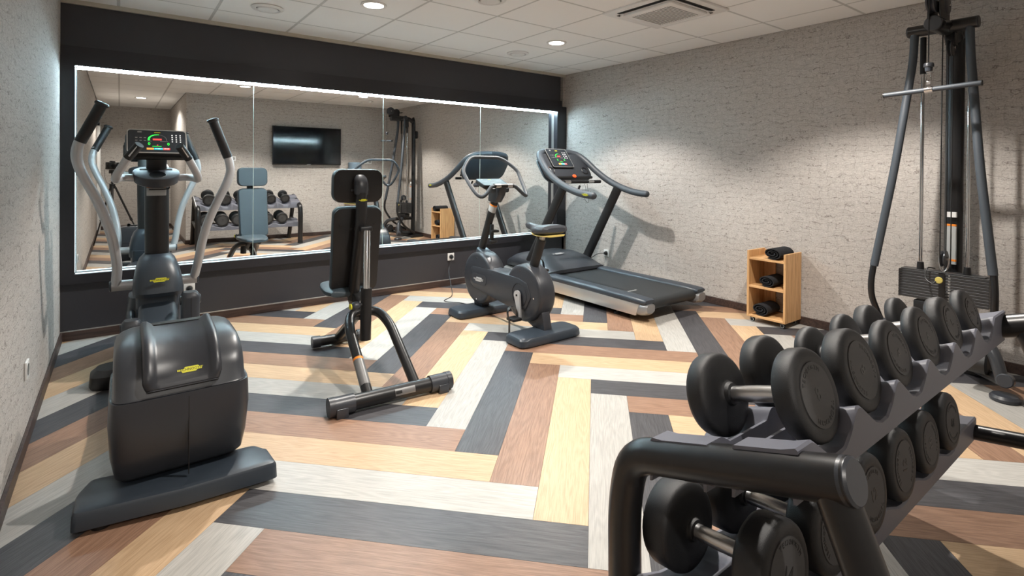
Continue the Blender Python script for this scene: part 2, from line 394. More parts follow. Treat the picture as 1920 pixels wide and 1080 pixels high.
for a, b in zip(seams, seams[1:]):
    MB().bb((a+0.0015, YM, GZ0-0.012), (b-0.0015, YM+0.005, GZ1+0.012)).build('mirror_pane', MIRROR, mir)
for a in seams[1:-1]:
    MB().bb((a-0.002, YM-0.0006, GZ0-0.011), (a+0.002, YM+0.004, GZ1+0.011)).build('pane_joint', EDGE, mir)
MB().bb((GX1-0.001, YM-0.02, GZ0), (GX1+0.003, YM-0.003, GZ1)).build('edge_profile', ALU, mir)

# skirting
HB = 0.068
def skirt(name, a, b, lab): struct(name, MB().bb(a, b, 0.003, 1), WENGE, lab, 'skirting')
skirt('baseboard_left', (XL, YA, 0), (XL+0.014, YW-0.014, HB), 'dark wood skirting along the left wall')
skirt('baseboard_back', (XL, YP-0.014, 0), (XR, YP, HB-0.002), 'dark wood skirting under the mirror')
skirt('baseboard_right', (XR-0.014, YT+0.014, 0), (XR, YP-0.014, HB), 'dark wood skirting along the right wall')
skirt('baseboard_front', (XC-0.014, YT, 0), (XR, YT+0.014, HB), 'dark wood skirting behind the dumbbell rack')
skirt('baseboard_side', (XC-0.014, YA, 0), (XC, YT, HB), 'dark wood skirting on the recess return wall')
skirt('baseboard_end', (XL, YA, 0), (XC, YA+0.014, HB), 'dark wood skirting at the end of the recess')
struct('trim_3', MB().bb((XL, YP-0.010, HB-0.002), (XR, YP, HB+0.004)), ALU, 'thin bright strip on top of the skirting under the mirror', 'trim')
struct('trim_4', MB().bb((XR-0.03, YW+0.0, 0), (XR-0.001, YW+0.059, HC)), WALLPAPER, 'narrow wallpaper strip between black panel and right wall', 'trim')

# floor: herringbone planks, each an object
fl = struct('floor', MB().bb((XL-T, YA-T, -0.06), (XR+T, YW+0.2, -0.006)), mat('floor_bed', (0.02, 0.018, 0.016), 0.9), 'herringbone floor of grey, honey, brown and charcoal vinyl planks', 'floor')
TH = math.radians(-0.7); PW = 0.2014; PLn = 1.335
def rot2(x, y): return (x*math.cos(TH)-y*math.sin(TH), x*math.sin(TH)+y*math.cos(TH))
V0 = (1.212, 1.760)
S2 = math.sqrt(0.5)
def clip(poly, x0, x1, y0, y1):
    for ax, lim, sg in ((0, x0, 1), (0, x1, -1), (1, y0, 1), (1, y1, -1)):
        out = []
        for i in range(len(poly)):
            p = poly[i]; q = poly[(i+1) % len(poly)]; dp = (p[ax]-lim)*sg; dq = (q[ax]-lim)*sg
            if dp >= 0: out.append(p)
            if (dp > 0 and dq < 0) or (dp < 0 and dq > 0):
                t = dp/(dp-dq); out.append((p[0]+(q[0]-p[0])*t, p[1]+(q[1]-p[1])*t))
        poly = out
        if len(poly) < 3: return []
    return poly
def plank(lx, ly, direc, ci):
    """plank whose short-side corner is (lx,ly) in pattern space, direc = (long unit, short unit)"""
    g = 0.0006; (ux, uy), (vx, vy) = direc
    loc = [(g, g), (PLn-g, g), (PLn-g, PW-g), (g, PW-g)]
    wp = []
    for a, b in loc:
        x = lx+ux*a+vx*b; y = ly+uy*a+vy*b; r = rot2(x, y); wp.append((r[0]+V0[0], r[1]+V0[1]))
    cx = sum(p[0] for p in wp)/4; cy = sum(p[1] for p in wp)/4
    if not (XL-1 < cx < XR+1 and YA-1 < cy < YW+1): return
    ang = math.atan2(wp[1][1]-wp[0][1], wp[1][0]-wp[0][0])
    R = Matrix.Rotation(-ang, 4, 'Z'); mbp = MB()
    for rect in ((XL+0.002, XC, YA+0.002, YW-0.002), (XC, XR-0.002, YT+0.002, YW-0.002)):
        c = clip(wp, *rect)
        c = [p for i, p in enumerate(c) if (p[0]-c[i-1][0])**2+(p[1]-c[i-1][1])**2 > 1e-8]
        if len(c) < 3: continue
        if sum(c[i-1][0]*c[i][1]-c[i][0]*c[i-1][1] for i in range(len(c))) < 0: c = c[::-1]
        n = len(c); vs = [R @ Vector((p[0]-cx, p[1]-cy, z)) for z in (-0.005, 0.0) for p in c]
        fs = [tuple(range(n, 2*n)), tuple(range(n-1, -1, -1))]+[(i, (i+1) % n, n+(i+1) % n, n+i) for i in range(n)]
        mbp.add(vs, fs)
    if not mbp.v: return
    me = bpy.data.meshes.new('plank'); me.from_pydata(mbp.v, [], mbp.f); me.materials.append(PL[ci])
    o = bpy.data.objects.new('plank', me); COL.objects.link(o); o.parent = fl; o.location = (cx, cy, 0); o.rotation_euler = (0, 0, ang)
a_ = (S2, S2); ap = (S2, -S2); b_ = (-S2, S2); bp_ = (-S2, -S2)
PERX = 2*PLn*S2; STEP = PW/S2
# order upward: light 0, honey 1, brown 2, dark 3
for c in range(-3, 4):
    x0 = c*PERX
    for k in range(-28, 30):
        # column A: bottom-left vertex V_k, colour of k=0 brown
        plank(x0, k*STEP, (a_, ap), (2+k) % 4)
        # column B: right end R_k -> V_(k-1), extends up-left
        plank(x0+PW*S2, k*STEP-PW*S2, (b_, bp_), k % 4)

# ceiling: tiles as objects in a white grid
ce = struct('ceiling', MB().bb((XL-T, YA-T, HC+0.02), (XR+T, YW+0.2, HC+0.08)), mat('ceiling_void', (0.5, 0.5, 0.5), 0.9), 'suspended ceiling of square white tiles', 'ceiling')
xs = [-0.61+0.6*i for i in range(10)]; ys = [4.61-0.6*i for i in range(-1, 14)]
tile_cache = {}
for i in range(len(xs)):
    x0, x1 = max(xs[i], XL), min(xs[i]+0.6, XR)
    if x1-x0 < 0.02: continue
    for y1r in ys:
        y0r = y1r-0.6
        for (ya, yb, xa, xb) in ((max(y0r, YT), min(y1r, YW+0.06), x0, x1), (max(y0r, YA), min(y1r, YT), x0, min(x1, XC))):
            if yb-ya < 0.02 or xb-xa < 0.02: continue
            key = (round(xb-xa, 3), round(yb-ya, 3))
            if key not in tile_cache:
                t = MB().bb((-(xb-xa)/2+0.009, -(yb-ya)/2+0.009, -0.002), ((xb-xa)/2-0.009, (yb-ya)/2-0.009, 0.012), 0.002, 1)
                o = t.build('ceiling_tile', CEILM); tile_cache[key] = o.data; bpy.data.objects.remove(o)
            o = bpy.data.objects.new('ceiling_tile', tile_cache[key]); COL.objects.link(o); o.parent = ce; o.location = ((xa+xb)/2, (ya+yb)/2, HC)
for x in xs:
    if x > XL: MB().bb((x-0.011, (YT if x > XC else YA), HC-0.001), (x+0.011, YW+0.06, HC+0.02)).build('grid_bar', TBAR, ce)
for y in ys:
    if YA < y < YW: MB().bb((XL, y-0.011, HC-0.0012), (XR if y > YT else XC, y+0.011, HC+0.02)).build('grid_bar', TBAR, ce)

# ------------------------------------------------------------------ ceiling fittings
def downlight(x, y, lab, on=1.0, size=0.072, cone=118):
    t = thing('ceiling_downlight', lab, 'ceiling light', (x, y, HC), group='recessed ceiling downlights')
    MB().lathe([(size, 0.0), (size+0.022, 0.0), (size+0.024, -0.006), (size+0.018, -0.011), (size, -0.009), (size-0.004, -0.002)], (x, y, HC-0.003), (0, 0, 1), 32).build('trim_ring', WHITEM, t)
    MB().lathe([(0, -0.006), (size*0.7, -0.006), (size, -0.004), (size, 0.002), (0, 0.002)], (x, y, HC-0.004), (0, 0, 1), 32).build('lens', LAMP, t)
    l = bpy.data.lights.new('downlight_lamp', 'SPOT'); l.energy = SPOT_W*on; l.color = (1.0, 0.94, 0.87); l.shadow_soft_size = 0.032
    l.spot_size = math.radians(cone); l.spot_blend = 0.35
    lo = bpy.data.objects.new('downlight_lamp', l); COL.objects.link(lo); lo.location = (x, y, HC-0.02)
    return t
downlight(1.50, 3.735, 'round recessed downlight above the weight bench, near the mirror')
downlight(3.32, 3.755, 'round recessed downlight nearest the treadmill corner')
downlight(1.50, 1.40, 'round recessed downlight seen in the mirror above the television wall, left')
downlight(3.30, 1.45, 'round recessed downlight seen in the mirror left of the pulley tower')
downlight(0.30, -1.25, 'round recessed downlight of the entrance recess, seen in the mirror', 0.55, cone=150)
def vent(x, y, lab):
    t = thing('ceiling_vent', lab, 'air vent', (x, y, HC), group='round white air valves')
    MB().lathe([(0.085, 0.0), (0.112, 0.0), (0.115, -0.006), (0.105, -0.013), (0.088, -0.016), (0.08, -0.008)], (x, y, HC-0.003), (0, 0, 1), 36).build('rim', WHITEM, t)
    MB().lathe([(0, 0.002), (0.086, 0.002), (0.086, -0.002), (0, -0.002)], (x, y, HC-0.003), (0, 0, 1), 32).build('throat', GRILLEG, t)
    MB().lathe([(0, -0.026), (0.035, -0.025), (0.068, -0.017), (0.072, -0.012), (0.06, -0.008), (0, -0.008)], (x, y, HC-0.003), (0, 0, 1), 32).build('disc', WHITEM, t)
    MB().cyl((x, y, HC-0.012), (x, y, HC), 0.008).build('stem', GRILLEG, t)
vent(0.895, 4.312, 'round white air valve in the ceiling above the elliptical trainer')
vent(3.313, 4.352, 'round white air valve in the ceiling near the far right corner')
vent(2.109, 3.10, 'round white air valve at the top edge of the picture between two downlights')
vent(3.60, 0.85, 'round white air valve seen in the mirror above the pulley tower')
ac = thing('air_conditioner', 'square white ceiling cassette with louvred centre and black slots', 'air conditioner', (3.29, 2.51, HC))
cx, cy = 3.30, 2.50
MB().box((cx, cy, HC-0.010), (0.66, 0.66, 0.018), None, 0.006).build('frame', WHITEM, ac)
MB().box((cx, cy, HC-0.030), (0.44, 0.44, 0.022), None, 0.008).build('centre_panel', WHITEM, ac)
for sx, sy in ((1, 0), (-1, 0), (0, 1), (0, -1)):
    sz = (0.028, 0.46, 0.004) if sx else (0.46, 0.028, 0.004)
    MB().box((cx+sx*0.262, cy+sy*0.262, HC-0.0195), sz).build('air_slot', SLOT, ac)
    sz = (0.034, 0.44, 0.006) if sx else (0.44, 0.034, 0.006)
    MB().box((cx+sx*0.238, cy+sy*0.238, HC-0.026), sz, Matrix.Rotation(0.35*(sx or 0), 3, 'Y') @ Matrix.Rotation(-0.35*(sy or 0), 3, 'X')).build('louvre', WHITEM, ac)
for k in range(17):
    y = cy-0.168+k*0.021
    MB().box((cx, y, HC-0.0415), (0.34, 0.008, 0.003)).build('grille_slat', GRILLEG, ac)

# ------------------------------------------------------------------ wall sockets
def socket(c, normal, lab, plugged=True, group=None, n=1):
    t = thing('wall_socket', lab, 'socket', c, group=group)
    nv = Vector(normal); xd = Vector((0, 0, 1)).cross(nv)
    for k in range(n):
        cc = Vector(c)+xd*0.082*k
        M = plane_mat(cc, xd, (0, 0, 1))
        b = MB().box((0, 0, 0.005), (0.08, 0.08, 0.010), None, 0.003).xf(M); pl = b.build('plate', WHITE, t)
        MB().lathe([(0.026, 0.0125), (0.024, 0.0125), (0.0225, 0.0115), (0, 0.0115), (0, 0.010), (0.026, 0.010)], (0, 0, 0), (0, 0, 1), 24).xf(M).build('socket_cup', mat('socket_grey', (0.35, 0.35, 0.34), 0.5), pl)
    if plugged:
        M = plane_mat(c, xd, (0, 0, 1))
        MB().lathe([(0, 0.012), (0.021, 0.012), (0.02, 0.03), (0.012, 0.046), (0, 0.05)], (0, 0, 0), (0, 0, 1), 20).xf(M).build('plug', BLACK, t)
    return t
socket((2.902, YP-0.001, 0.315), (0, -1, 0), 'white wall socket with black plug left of the exercise bike')
socket((0.456, YP-0.001, 0.285), (0, -1, 0), 'white wall socket with black plug behind the elliptical trainer')
socket((XR-0.001, 4.25, 0.305), (-1, 0, 0), 'white wall socket with black plug on the right wall behind the treadmill')
socket((XL+0.001, 3.25, 0.345), (1, 0, 0), 'white wall socket on the left wall beside the elliptical trainer', False)
socket((1.56, YT+0.001, 1.42), (0, 1, 0), 'pair of white sockets left of the television in the mirror', False, None, 2)
socket((3.99, YT+0.001, 1.40), (0, 1, 0), 'pair of white sockets right of the television in the mirror', False, None, 2)
CORDS = {}
def cord(name, pts, r, who): CORDS[who] = (pts, r)
cord('power_cord', [(2.902, 4.955, 0.315), (2.86, 4.90, 0.30), (2.80, 4.86, 0.20), (2.73, 4.70, 0.10), (2.66, 4.55, 0.012), (2.50, 4.42, 0.006), (2.60, 4.25, 0.006), (2.60, 4.08, 0.01), (2.58, 4.02, 0.03)], 0.0035, 'bike')
cord('power_cord', [(4.52, 4.25, 0.305), (4.47, 4.29, 0.30), (4.44, 4.35, 0.26), (4.42, 4.42, 0.20), (4.40, 4.5, 0.06), (4.36, 4.55, 0.02)], 0.0035, 'treadmill')
cord('power_cord', [(0.456, 4.955, 0.285), (0.45, 4.90, 0.24), (0.42, 4.86, 0.12), (0.36, 4.83, 0.02), (0.25, 4.80, 0.006), (0.1, 4.5, 0.006), (0.02, 4.2, 0.006)], 0.0035, 'elliptical')

# ------------------------------------------------------------------ dumbbell rack
RX0, RX1 = 0.955, 2.455
rack = thing('dumbbell_rack', 'two-tier dumbbell rack with black tube ends and lavender-grey cupped trays', 'dumbbell rack', (1.7, 0.42, 0))
def tier(yb, zb, yf, zf, z0):  # axis of the sloping tube
    return yb, zb, yf, zf
UP = (0.345, 0.776, 0.830, 0.612)    # back y,z  front y,z  (upper tube axis)
LOW = (0.21, 0.395, 0.815, 0.300)
for X in (RX0, RX1):
    r = 0.0385
    MB().tube([(X, UP[0], UP[1]), (X, 0.80, 0.622), (X, 0.825, 0.50), (X, 0.815, 0.0)], r, 24, fillet=0.10).build('end_tube', BTUBE, rack)
    MB().lathe([(0, 0.006), (0.034, 0.006), (0.038, 0.002), (0.039, -0.01), (0, -0.01)], (X, UP[0], UP[1]), (0, -0.95, 0.32), 24).build('end_cap', ANTH2, rack)
    MB().tube([(X, 0.375, 0.755), (X, 0.06, 0.0)], 0.034, 20).build('rear_leg', BTUBE, rack)
    MB().tube([(X, LOW[0], LOW[1]), (X, LOW[2], LOW[3])], 0.026, 18).build('lower_tube', BTUBE, rack)
    for y in (0.815, 0.06): MB().cyl((X, y, 0), (X, y, 0.012), 0.042, n=20).build('foot_pad', BLACK, rack)
lb = MB().lathe([(0.0388, 0), (0.0392, 0.001), (0.0392, 0.16), (0.0388, 0.161)], (RX1, 0.815, 0.22), (0, 0, 1), 24).build('label', PAPER, rack)
MB().lathe([(0.0389, 0), (0.0395, 0.0), (0.0395, 0.014), (0.0389, 0.014)], (RX1, 0.815, 0.38), (0, 0, 1), 24).build('orange_band', ORANGE, lb)
ND = 6
XCU = [1.118+0.225*k for k in range(ND)]; XCL = [1.070+0.2215*k for k in range(ND)]
def saw(x, r0, per, hi, lo):
    """tray edge: ridge, long slope down, cup, steep rise to the next ridge"""
    if x < r0+0.02: return hi*0.9
    t = ((x-r0) % per)/per
    if x > r0+6*per: t = 0.0
    pts = [(0, 1), (0.05, 0.98), (0.14, 0.80), (0.42, 0.18), (0.58, 0.0), (0.74, 0.02), (0.86, 0.38), (0.94, 0.85), (0.98, 0.98), (1, 1)]
    for (a, u), (b, v) in zip(pts, pts[1:]):
        if a <= t <= b:
            k = (t-a)/(b-a); return lo+(hi-lo)*(u+(v-u)*k)
    return hi
def rail(name, ax, r0, per, hi, lo, yo, yi, drop, fence):
    """moulded rail: wavy lip on side yo, straight fence on side yi"""
    yb, zb, yf, zf = ax; sl = (zf-zb)/(yf-yb); n = 260; rings = []; d = 1 if yi > yo else -1
    for i in range(n+1):
        x = RX0-0.012+(RX1-RX0+0.024)*i/n; h = saw(x, r0, per, hi, lo)
        if i in (0, n): h = max(h, fence)
        def P(y, o): return Vector((x, y, zb+(y-yb)*sl+o))
        m_ = min(h, max(lo, h-0.004))
        rings.append([P(yo, drop), P(yo, h-0.005), P(yo+d*0.005, h), P(yo+d*0.030, m_), P(yi-d*0.020, m_), P(yi-d*0.010, max(fence, m_)), P(yi-d*0.002, max(fence, m_)), P(yi, max(fence, m_)-0.005), P(yi, -0.055), P(yi-d*0.006, -0.055), P(yi-d*0.010, lo-0.012), P(yo+d*0.010, lo-0.012), P(yo+d*0.006, drop)])
    o = MB().loft(rings).build(name, TRAY, rack, sharp=40)
    return o
RU0 = 0.980; RL0 = 0.932
rail('rear_upper_rail', UP, RU0, 0.225, 0.055, -0.012, 0.427, 0.548, -0.050, 0.022)
rail('front_upper_rail', UP, RU0, 0.225, 0.050, -0.012, 0.742, 0.602, -0.050, 0.022)
rail('rear_lower_rail', LOW, RL0, 0.2215, 0.052, 0.016, 0.500, 0.600, -0.024, 0.045)
rail('front_lower_rail', LOW, RL0, 0.2215, 0.052, 0.016, 0.785, 0.655, -0.024, 0.045)
for ax, ya, yb2 in ((UP, 0.53, 0.655), (LOW, 0.585, 0.70)):
    sl = (ax[3]-ax[1])/(ax[2]-ax[0])
    for k in range(7):
        x = RX0+0.03+k*(RX1-RX0-0.06)/6
        za = ax[1]+(ya-ax[0])*sl-0.035; zb_ = ax[1]+(yb2-ax[0])*sl-0.035
        MB().box((x, (ya+yb2)/2, (za+zb_)/2), (0.09 if k in (0, 6) else 0.035, yb2-ya, 0.006), Matrix.Rotation(math.atan(sl), 3, 'X')).build('cross_strap', TRAYD, rack)
# dumbbells
def arc_text(mb, txt, R, size, z, a0, sgn=1, step=None):
    st = step or size*0.78/R; n = len(txt)
    for i, ch in enumerate(txt):
        a = a0-sgn*(i-(n-1)/2)*st
        M = Matrix.Translation((R*math.cos(a), R*math.sin(a), z)) @ Matrix.Rotation(a-sgn*PI/2, 4, 'Z')
        add_text(mb, ch, size, M, 0.0003)
def make_dumbbell(R, th, num):
    """axis along local Z, centre at origin; children: head x2 (> face_plate > lettering), grip"""
    r = thing('dumbbell', 'x', 'dumbbell', (0, 0, 0), local=True)
    G = 0.0725
    for s in (1, -1):
        prof = [(0.026, G-0.004), (0.030, G), (R*0.5, G+0.001), (R*0.75, G+0.003), (R-0.010, G+0.006), (R-0.003, G+0.011), (R, G+0.019), (R, G+th-0.014), (R-0.003, G+th-0.006), (R-0.010, G+th-0.001), (R-0.022, G+th), (R-0.028, G+th-0.0015), (0, G+th-0.0015)]
        h = MB().lathe([(a, b*s) for a, b in prof], (0, 0, 0), (0, 0, 1), 40).build('head', RUBBER, r, sharp=50)
        MB().lathe([(R-0.0285, s*(G+th-0.002)), (R-0.029, s*(G+th+0.0005)), (0, s*(G+th+0.0005))], (0, 0, 0), (0, 0, 1), 40).build('face_plate', FACE, h)
        t = MB()
        rr = R-0.040
        arc_text(t, 'TECHNOGYM', rr, R*0.145, 0, PI/2); arc_text(t, 'TECHNOGYM', rr, R*0.145, 0, -PI/2, 1)
        add_text(t, str(num), R*0.42, Matrix.Identity(4), 0.0003)
        if s < 0: t.xf(Matrix.Rotation(PI, 4, 'X'))
        t.xf(Matrix.Translation((0, 0, s*(G+th+0.0008)))); t.build('lettering', FTXT, h)
        MB().lathe([(0.017, s*(G-0.014)), (0.023, s*(G-0.012)), (0.026, s*(G-0.004)), (0.026, s*G), (0.0, s*G)], (0, 0, 0), (0, 0, 1), 24).build('collar', RUBBER, r)
    MB().lathe([(0.0165, -G+0.010), (0.0172, -0.03), (0.0180, 0), (0.0172, 0.03), (0.0165, G-0.010)], (0, 0, 0), (0, 0, 1), 24).build('grip', BRUSH, r)
    return r
KIND = {14: (0.098, 0.075), 12: (0.0945, 0.068), 10: (0.089, 0.068), 8: (0.091, 0.056), 6: (0.080, 0.052), 4: (0.082, 0.042), 2: (0.076, 0.044)}
protos = {}
def place_db(x, y0, z0, y1, z1, num, spin, lab, grp):
    """y0,z0: centre of outer face nearest the wall; y1,z1 centre of the inner face of the far head"""
    R, th = KIND[num]
    if num not in protos: protos[num] = o = make_dumbbell(R, th, num)
    else: o = dup(protos[num])
    d = Vector((0, y0-y1, z0-z1)).normalized()
    c = Vector((x, y0, z0))-d*(0.0725+th)
    q = d.to_track_quat('Z', 'Y') @ Matrix.Rotation(spin, 3, 'Z').to_quaternion()
    o.rotation_mode = 'QUATERNION'; o.rotation_quaternion = q; o.location = c; tag(o, lab, 'dumbbell', grp)
    return o
ORD = ['nearest the camera', 'second from the camera', 'third from the camera', 'fourth from the camera', 'fifth from the camera', 'farthest from the camera']
kt = [8, 8, 4, 4, 6, 2]; kb = [14, 14, 12, 12, 10, 10]
slU = (UP[3]-UP[1])/(UP[2]-UP[0]); slL = (LOW[3]-LOW[1])/(LOW[2]-LOW[0])
for k in range(6):
    R, th = KIND[kt[k]]
    z0 = 0.834 - (0.091-R)*0.9
    place_db(XCU[k], 0.468, z0, 0.668, z0-0.068, kt[k], [0.25, 1.9, 2.3, 2.6, 0.6, 1.1][k], f'black rubber dumbbell on the upper tier of the rack, {ORD[k]}', 'dumbbells on the upper tier')
for k in range(6):
    R, th = KIND[kb[k]]
    z0 = 0.473 - (0.098-R)*0.9
    place_db(XCL[k], 0.500, z0, 0.700, z0-0.026, kb[k], [-0.45, 1.5, 0.1, 1.4, 1.75, 2.9][k], f'black rubber dumbbell on the lower tier of the rack, {ORD[k]}', 'dumbbells on the lower tier')

# ------------------------------------------------------------------ treadmill
tm = thing('treadmill', 'black and silver treadmill with curved handrails in the far corner', 'treadmill', (3.9, 3.7, 0))
X0, X1 = 3.47, 4.33
MB().prism([(2.86, 0.155), (2.90, 0.055), (4.85, 0.055), (4.93, 0.12), (4.93, 0.17), (4.10, 0.17)][::-1], 'x', X0, X0+0.03, 0.004).build('side_skirt', ALU, tm)
MB().prism([(2.86, 0.155), (2.90, 0.055), (4.85, 0.055), (4.93, 0.12), (4.93, 0.17), (4.10, 0.17)][::-1], 'x', X1-0.03, X1, 0.004).build('side_skirt', ALU, tm)
def rail_ring(y, x0, x1, z0, z1): return se((x0+x1)/2, (z0+z1)/2, (x1-x0)/2, (z1-z0)/2, 3.2, 24, y, 'y')
for a, b in ((X0-0.004, X0+0.135), (X1-0.135, X1+0.004)):
    MB().loft([rail_ring(2.80, a+0.01, b-0.01, 0.165, 0.195), rail_ring(2.825, a, b, 0.150, 0.205), rail_ring(3.0, a, b, 0.148, 0.212), rail_ring(4.15, a, b, 0.150, 0.215), rail_ring(4.6, a, b, 0.15, 0.215)]).build('side_rail', BLUEG, tm)
    MB().loft([rail_ring(2.79, a+0.02, b-0.015, 0.09, 0.16), rail_ring(2.81, a+0.006, b-0.005, 0.07, 0.165), rail_ring(2.86, a+0.004, b, 0.058, 0.165), rail_ring(2.92, a+0.006, b, 0.058, 0.16)]).build('rear_end_cap', mat('satin_grey_cap', (0.28, 0.29, 0.30), 0.35, 0.5), tm)
# belt: loop over rollers
bl = []
for i in range(9):
    a = -PI/2-PI*i/8; bl.append((2.86+0.048*math.cos(a), 0.142+0.048*math.sin(a)))
top = bl[::-1]
poly = bl + [(4.20, 0.190), (4.20, 0.094)]
MB().prism(poly, 'x', X0+0.13, X1-0.13).build('running_belt', BELT, tm)
MB().bb((X0+0.03, 2.93, 0.075), (X1-0.03, 4.85, 0.12)).build('deck_frame', BLACK, tm)
rr_ = []
for y, z0, z1, ins in ((4.04, 0.20, 0.235, 0.0), (4.10, 0.16, 0.270, 0.0), (4.25, 0.15, 0.335, 0.005), (4.42, 0.15, 0.368, 0.015), (4.60, 0.15, 0.365, 0.03), (4.75, 0.15, 0.33, 0.055), (4.87, 0.15, 0.27, 0.09), (4.925, 0.16, 0.20, 0.13)):
    rr_.append(se((X0+X1-0.02)/2, (z0+z1)/2, (X1-X0)/2-0.025-ins, (z1-z0)/2, 3.0, 36, y, 'y'))
MB().loft(rr_).build('motor_hood', ANTH2, tm)
MB().loft([se(3.9, 4.48, 0.425, 0.44, 4.5, 48, 0.06), se(3.9, 4.48, 0.43, 0.445, 4.5, 48, 0.10), se(3.9, 4.48, 0.43, 0.445, 4.5, 48, 0.165)]).build('hood_skirt', ALU, tm)
badge(tm, (3.86, 4.30, 0.356), (1, 0, 0), (0, 1, 0.16), 0.17, WBADGE)
for x, y in ((3.56, 3.18), (4.24, 3.18)):
    ft = MB().cyl((x, y, 0.0), (x, y, 0.018), 0.032, 0.026, 20).build('levelling_foot', BLACK, tm); MB().cyl((x, y, 0.015), (x, y, 0.09), 0.007).build('threaded_stem', CHROME, ft)
for x, y, s in ((4.21, 4.07, 0.07), (3.70, 3.13, 0.07)):
    t = MB(); add_text(t, 'TECHNOGYM', 0.030, plane_mat((x-0.03, y, 0.1906), (1, 0.0, 0), (0, 1, 0)), 0.0001); t.build('belt_marking', mat('white_print', (0.7, 0.7, 0.68), 0.5), tm)
MB().tube([(3.535, 4.46, 0.20), (3.535, 3.875, 1.105)], 0.056, 20, rb=0.030, upv=(0, 1, 0.3)).build('upright', BLACK, tm)
MB().tube([(4.27, 4.33, 0.20), (4.27, 3.815, 1.095)], 0.056, 20, rb=0.030, upv=(0, 1, 0.3)).build('upright', BLACK, tm)
Lr = [(3.52, 3.45, 1.036), (3.52, 3.62, 1.052), (3.52, 3.80, 1.098), (3.525, 3.98, 1.170), (3.54, 4.13, 1.262), (3.565, 4.25, 1.360), (3.60, 4.33, 1.425), (3.66, 4.38, 1.46), (3.78, 4.41, 1.475), (3.90, 4.42, 1.478)]
def mirx(p): return (7.80-p[0], p[1], p[2])
for pts in (Lr, [mirx(p) for p in Lr]):
    MB().tube(pts, 0.034, 20, smooth=5, cap=True).build('handrail', GTUBE, tm)
    e = Vector(pts[0]); MB().sphere(e, 0.034, (1, 1.0, 1), 10).build('rail_end', GTUBE, tm)
badge(tm, (3.484, 3.52, 1.045), (0, -1, -0.1), (0, -0.1, 1), 0.085)
